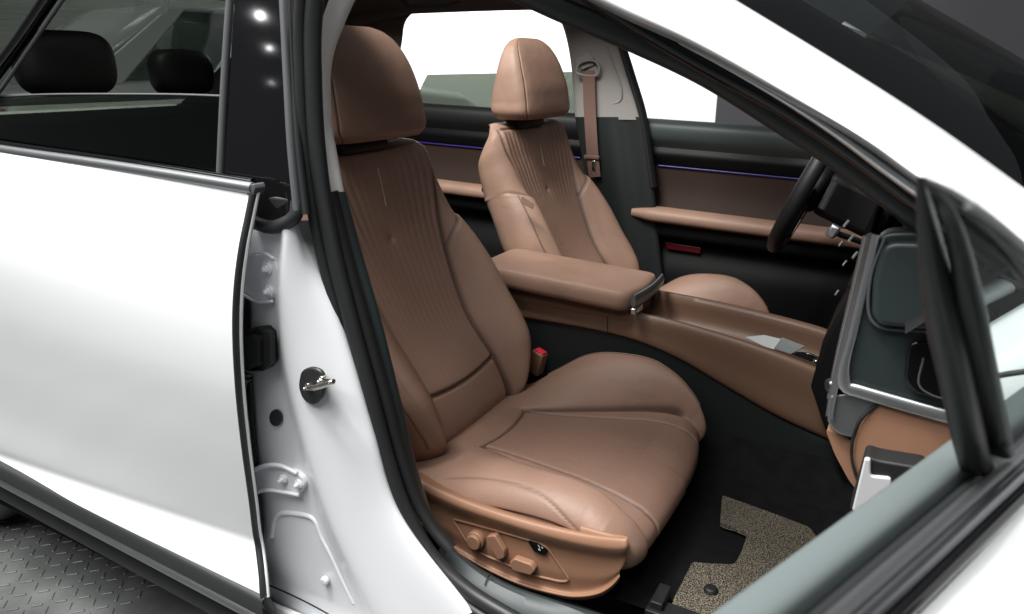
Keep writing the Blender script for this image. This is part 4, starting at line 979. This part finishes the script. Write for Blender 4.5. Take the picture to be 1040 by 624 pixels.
# side skirt below the door
sk = empty('side_skirt', (-1.3, .05, .22), car)
sx = [.06, -.25, -.55, -.8, -1.1]
bz = [Vector((e0.x+x, e0.y+.004, e0.z-.044-.032*x*1.0)) for x in sx]
loft('skirt_upper', [[p+Vector((0, .012, 0)) for p in bz], [p+Vector((0, .0, -.006)) for p in bz], [p+Vector((0, -.006, -.016)) for p in bz], [p+Vector((0, .012, -.030)) for p in bz], [p+Vector((0, .03, -.036)) for p in bz]], M['grey_metal'], sk, n=40, mrows=24, angle=180)
loft('skirt_lower', [[p+Vector((0, .028, -.034)) for p in bz], [p+Vector((0, .012, -.06)) for p in bz], [p+Vector((0, .022, -.095)) for p in bz], [p+Vector((0, .10, -.12)) for p in bz]], M['soft_black'], sk, n=40, mrows=20, angle=180)
# ------------------------------------------------------------------ open front door
fdn = empty('door', (.1, .0, .6), car, 'open front door with bare window ledge in the corner of the view')
p0 = Z(960, 440, .97); p1 = Z(700, 624, .97); dirv = (p1-p0); dirv.z = 0; dirv.normalize()
outn = Vector((-dirv.y, dirv.x, 0))
if outn.x < 0: outn = -outn       # towards the outer skin
Lr = .75
hp = p0-dirv*.22
def dp(t, o, z): return Vector((hp.x, hp.y, 0))+dirv*t+outn*o+Vector((0, 0, z))
tt = [0.0, .2, .45, .75, 1.05]
zl = .967
loft('window_ledge', [[dp(t, -.02, zl-.16) for t in tt], [dp(t, -.010, zl-.06) for t in tt], [dp(t, -.002, zl-.012) for t in tt], [dp(t, .001, zl-.003) for t in tt], [dp(t, .004, zl) for t in tt], [dp(t, .016, zl+.0) for t in tt], [dp(t, .0185, zl-.003) for t in tt], [dp(t, .019, zl-.05) for t in tt]], M['ledge'], fdn, n=30, mrows=70, angle=60)
tube('glass_seal', [dp(t, .0225, zl-.014) for t in tt], circ(.0045, 10, .006), M['rubber'], fdn, n=20)
tube('glass_seal', [dp(t, .0315, zl-.004) for t in tt], circ(.0042, 10, .004), M['dark_strip'], fdn, n=20, label='outer grey lip of the window slot')
tube('belt_moulding', [dp(t, .0385, zl-.004) for t in tt], circ(.0038, 14, .004), M['dark_chrome'], fdn, n=20, label='dark chrome moulding along the open door')
tube('belt_trim', [dp(t, .0445, zl-.007) for t in tt], circ(.0032, 10, .004), M['gloss_black'], fdn, n=20)
loft('door_skin', [[dp(t, .046, zl-.014) for t in tt], [dp(t, .050, zl-.014) for t in tt], [dp(t, .066, zl-.028) for t in tt], [dp(t, .092, zl-.08) for t in tt], [dp(t, .11, zl-.25) for t in tt], [dp(t, .10, zl-.45) for t in tt], [dp(t, .11, zl-.66) for t in tt]], M['white_paint'], fdn, n=24, mrows=60, angle=180)
loft('door_inner', [[dp(t, -.02, zl-.10) for t in tt], [dp(t, -.06, zl-.30) for t in tt], [dp(t, -.03, zl-.62) for t in tt]], M['soft_black'], fdn, n=12, mrows=12, angle=180)
# post of the fixed quarter glass
pb = dp(.235, .036, zl-.02)
apx = PL(930, 178, dp(.2, .050, 0), outn)
pa = PL(985, 470, dp(.2, .040, 0), outn)
post = [(934, 180), (940, 215), (952, 290), (968, 360), (986, 450), (992, 475)]
P_ = [PL(x, y, dp(.2, .022, 0), outn) for x, y in post]
wd = [.0035, .006, .0085, .0098, .0105, .0105]
tb = bmesh.new(); rows = []
for k, p in enumerate(catmull(P_, 30)):
    s = k/29; w_ = .0008+.0068*min(1, s/.45)**.7
    rows.append([p+dirv*(w_*1.25*c)+outn*(w_*.9*d) for c, d in circ(1, 14, 1, 3)])
vs = grid(tb, rows, True); tb.faces.new(vs[0]); tb.faces.new(vs[-1]); make('window_post', tb, M['rubber'], fdn, angle=70)
post2 = [(934, 180), (958, 205), (972, 240), (985, 310), (1000, 380), (1014, 440), (1018, 460)]
P2 = [PL(x, y, dp(.2, .030, 0), outn) for x, y in post2]
tb = bmesh.new(); rows = []
for k, p in enumerate(catmull(P2, 30)):
    s = k/29; w_ = .0008+.0046*min(1, s/.4)
    rows.append([p+dirv*(w_*1.2*c)+outn*(w_*.9*d) for c, d in circ(1, 14, 1, 3)])
vs = grid(tb, rows, True); tb.faces.new(vs[0]); tb.faces.new(vs[-1]); make('window_post', tb, M['rubber'], fdn, angle=70, label='second slimmer post of the quarter glass')
edge_ = [(938, 182), (965, 196), (1000, 224), (1040, 268), (1075, 312), (1110, 365)]
tube('quarter_frame', [PL(x, y, dp(.2, .055, 0), outn) for x, y in edge_], circ(.004, 10), M['gloss_black'], fdn, up=(0, 1, 0), n=30, taper=lambda t: .2+.8*min(1, t*2.5))
qg = [(945, 200), (965, 204), (1000, 232), (1040, 276), (1075, 320), (1105, 372), (1060, 420), (1015, 452), (995, 350), (975, 262)]
prism('quarter_glass', [PL(x, y, dp(.2, .055, 0), outn) for x, y in qg], outn*.003, M['clear'], fdn, bevel=0)
tube('quarter_moulding', [PL(x, y, dp(.2, .062, 0), outn) for x, y in [(985, 208), (1010, 226), (1045, 256), (1080, 290)]], circ(.0014, 10, .001), M['grey_strip'], fdn, up=(0, 1, 0), n=20)
# ------------------------------------------------------------------ rear window + rear body closing
rw = empty('rear_window', (-2.6, .89, 1.15), car)
loft('glass', [[Vector((-2.28, y, 1.41)) for y in (.20, .89, 1.60)], [Vector((-2.6, y, 1.29)) for y in (.17, .89, 1.64)], [Vector((-2.95, y, 1.02)) for y in (.15, .89, 1.66)]], M['dark_glass'], rw, n=16, mrows=16, angle=180)
tb = empty('rear_body', (-2.6, .89, .6), car)
for yy in (.18, 1.58):
    prism('rear_pillar', [Vector((-2.05, yy, 1.0)), Vector((-2.25, yy, 1.33)), Vector((-2.36, yy, 1.33)), Vector((-2.98, yy, 1.0))], (0, .03, 0), M['soft_black'], tb, bevel=.01)
    prism('rear_quarter', [Vector((-2.0, yy, .32)), Vector((-1.95, yy, 1.0)), Vector((-3.0, yy, 1.0)), Vector((-3.0, yy, .32))], (0, .03, 0), M['soft_black'], tb, bevel=.01)
prism('tail_panel', [Vector((-2.98, .2, .32)), Vector((-2.98, 1.58, .32)), Vector((-2.98, 1.58, 1.0)), Vector((-2.98, .2, 1.0))], (-.05, 0, 0), M['white_paint'], tb, bevel=.02)
# rear wheel
wh = empty('wheel', (-2.05, .12, .33), car)
b = bmesh.new(); add_tube(b, [Vector((-2.12+.27*math.cos(t), .17, .33+.27*math.sin(t))) for t in [i*2*math.pi/32 for i in range(32)]], circ(.075, 16, .10, 3.5), up=(0, 1, 0), n=64, closed=True); make('tyre', b, M['rubber'], wh)
cyl('rim', (-2.12, .20, .33), (-2.12, .10, .33), .20, M['grey_metal'], wh, bevel=.02)

# ================================================================== floor mat
mp = [(733, 507), (775, 522), (822, 540), (850, 580), (800, 660), (670, 660), (684, 612), (703, 575), (722, 577), (745, 578), (752, 566), (759, 546), (748, 541), (731, 536)]
zm = .338
fm = prism('floor_mat', round_poly([Z(x, y, zm) for x, y in mp], .008, 3), (0, 0, .010), M['coil'], None, bevel=.003)
tag(fm, 'beige and black coil mat on the black car floor', 'floor mat')
b = bmesh.new(); p = Z(722, 600, zm+.010); add_cyl(b, p, p+Vector((0, 0, .007)), .013, 24, .009); make('mat_clip', b, M['soft_black'], fm, bevel=.002)

# ================================================================== other cars
def parked_car(name, label, paint, x, y, L, H, rz, clear=False):
    r = empty(name, (x, y, 0)); r.rotation_euler.z = rz; tag(r, label, 'car')
    def mk(nm, bm, m):
        me = bpy.data.meshes.new(nm); bmesh.ops.recalc_face_normals(bm, faces=bm.faces[:]); bm.to_mesh(me); bm.free(); me.materials.append(m); me.shade_smooth(); me.set_sharp_from_angle(angle=math.radians(35))
        o = bpy.data.objects.new(nm, me); COL.objects.link(o); o.parent = r
        bv = o.modifiers.new('b', 'BEVEL'); bv.width = .03; bv.segments = 3; bv.limit_method = 'ANGLE'; return o
    h = H; W = .9
    low = [(-L/2, .28), (-L/2-.02, .55*h/1.45), (-L/2+.08, .92*h/1.45), (-L*.28, .97*h/1.45), (L*.18, .95*h/1.45), (L*.42, .82*h/1.45), (L/2, .66*h/1.45), (L/2, .28)]
    bm = bmesh.new(); rows = [[Vector((a, yy*W, b if abs(yy) < .95 else .28+(b-.28)*.93)) for a, b in low] for yy in (-1, -.9, -.4, 0, .4, .9, 1)]
    vs = grid(bm, rows, True); bm.faces.new(vs[0]); bm.faces.new(vs[-1]); mk('body', bm, paint)
    cab = [(-L*.40, .95*h/1.45), (-L*.22, h*.985), (-.1, h), (L*.06, h*.975), (L*.22, .95*h/1.45)]
    bm = bmesh.new(); rows = [[Vector((a, yy, b)) for a, b in cab] for yy in (-.62, 0, .62)]
    top = [[Vector((a, s, b+(.0 if abs(s) < .5 else -.02))) for a, b in cab[0:]] for s in (-.62, -.4, 0, .4, .62)]
    grid(bm, top); o = mk('roof', bm, paint); sm = o.modifiers.new('s', 'SOLIDIFY'); sm.thickness = .04
    for s in (-1, 1):
        for (a0, a1, a2, a3) in ((-L*.33, -L*.20, -.14*L/4.5*1.0-.25, -.35), (-.25, -.10, L*.05, L*.17)):
            bm = bmesh.new()
            pts = [Vector((a0, s*.80, .97*h/1.45)), Vector((a1 if a1 < -.3 else a1-.12, s*.645, h*.955)), Vector((a2, s*.645, h*.955)), Vector((a3, s*.80, .97*h/1.45))]
            add_prism(bm, pts, (0, -s*.015, 0)); mk('window', bm, M['gloss_black'] if not clear else M['clear'])
        bm = bmesh.new()
        add_prism(bm, [Vector((-L*.39, s*.82, .95*h/1.45)), Vector((-L*.22, s*.63, h*.97)), Vector((-L*.19, s*.635, h*.97)), Vector((-L*.33, s*.82, .95*h/1.45))], (0, -s*.03, 0)); mk('pillar', bm, paint)
        for xx in (-L*.31, L*.31):
            bm = bmesh.new(); add_cyl(bm, (xx, s*.72, .33), (xx, s*.92, .33), .33, 32); mk('wheel', bm, M['rubber'])
        bm = bmesh.new(); add_box(bm, (-L/2+.03, s*.66, .80*h/1.45), (.10, .40, .09)); mk('tail_light', bm, M['tail'])
        bm = bmesh.new(); add_box(bm, (L*.15, s*.98, 1.02*h/1.45), (.10, .18, .12)); mk('mirror', bm, paint)
    return r
parked_car('parked_car', 'white car parked behind, seen through the rear window', M['bg_white'], -5.25, 4.0, 4.6, 1.60, math.radians(84), True)

# ================================================================== light
world = bpy.data.worlds.new('World'); sc.world = world; world.use_nodes = True
bg = world.node_tree.nodes['Background']; bg.inputs[0].default_value = (.88, .94, 1.0, 1); bg.inputs[1].default_value = .105
def area(name, loc, target, sx, sy, power, col=(1, 1, 1)):
    l = bpy.data.lights.new(name, 'AREA'); l.shape = 'RECTANGLE'; l.size = sx; l.size_y = sy; l.energy = power; l.color = col
    o = bpy.data.objects.new(name, l); COL.objects.link(o); o.location = loc
    o.rotation_euler = (Vector(target)-Vector(loc)).to_track_quat('-Z', 'Y').to_euler(); return o
area('ceiling_light', (-.55, -1.75, 3.7), (-.5, .3, .6), 2.6, 1.7, 134, (1, .985, .96))
area('ceiling_light', (-1.35, -.45, 3.6), (-.85, .8, .8), 1.4, .9, 260, (1, .985, .96))
area('ceiling_light', (2.2, .4, 3.6), (-.4, .9, .7), 2.2, 2.2, 34, (1, .985, .96))
area('ceiling_light', (-3.2, -1.6, 3.7), (-1.6, 0, .6), 2.4, 1.6, 70, (1, .99, .97))
area('low_fill_light', (3.6, -4.2, 2.0), (-.8, .9, .9), 3.4, 2.2, 14, (.95, .98, 1))  # low soft fill added to brighten the cabin, no actual window behind it
area('wall_light', (-4.6, 5.0, 3.7), (-4.4, 7.0, 1.3), 6.0, .5, 330)
area('wall_light', (-6.5, 2.6, 3.7), (-8.5, 2.4, 1.2), .6, 4.0, 100)
# small ceiling spots that mirror in the glossy pillar cover
for px, py, e in ((270, 22, 5), (279, 55, 2.5), (281, 90, 1.2)):
    P = Y(px, py, apy(py)); n_ = Vector((0, -1, .155)).normalized(); d = _ray(px, py).normalized(); r_ = d-n_*2*d.dot(n_)
    L = P+r_*min(9, (3.5-P.z)/max(r_.z, .05))
    l = bpy.data.lights.new('ceiling_spot', 'POINT'); l.energy = e*e*.35; l.shadow_soft_size = .007*e+.008
    o = bpy.data.objects.new('ceiling_spot', l); COL.objects.link(o); o.location = L
# ================================================================== camera
cd = bpy.data.cameras.new('camera'); cam = bpy.data.objects.new('camera', cd); COL.objects.link(cam)
cam.location = CAM; cam.rotation_euler = Matrix((RT, UP, -FW)).transposed().to_euler()
cd.sensor_fit = 'HORIZONTAL'; cd.sensor_width = 36; cd.lens = F_PX/1040*36; cd.clip_start = .01; cd.clip_end = 100
cd.dof.use_dof = True; cd.dof.focus_distance = 1.35; cd.dof.aperture_fstop = 11
sc.camera = cam
sc.view_settings.view_transform = 'Standard'; sc.view_settings.look = 'None'; sc.view_settings.exposure = 0.0; sc.view_settings.gamma = 1
sc.cycles.use_denoising = True; sc.cycles.max_bounces = 10; sc.cycles.transparent_max_bounces = 12; sc.cycles.sample_clamp_indirect = 8; sc.cycles.caustics_reflective = False
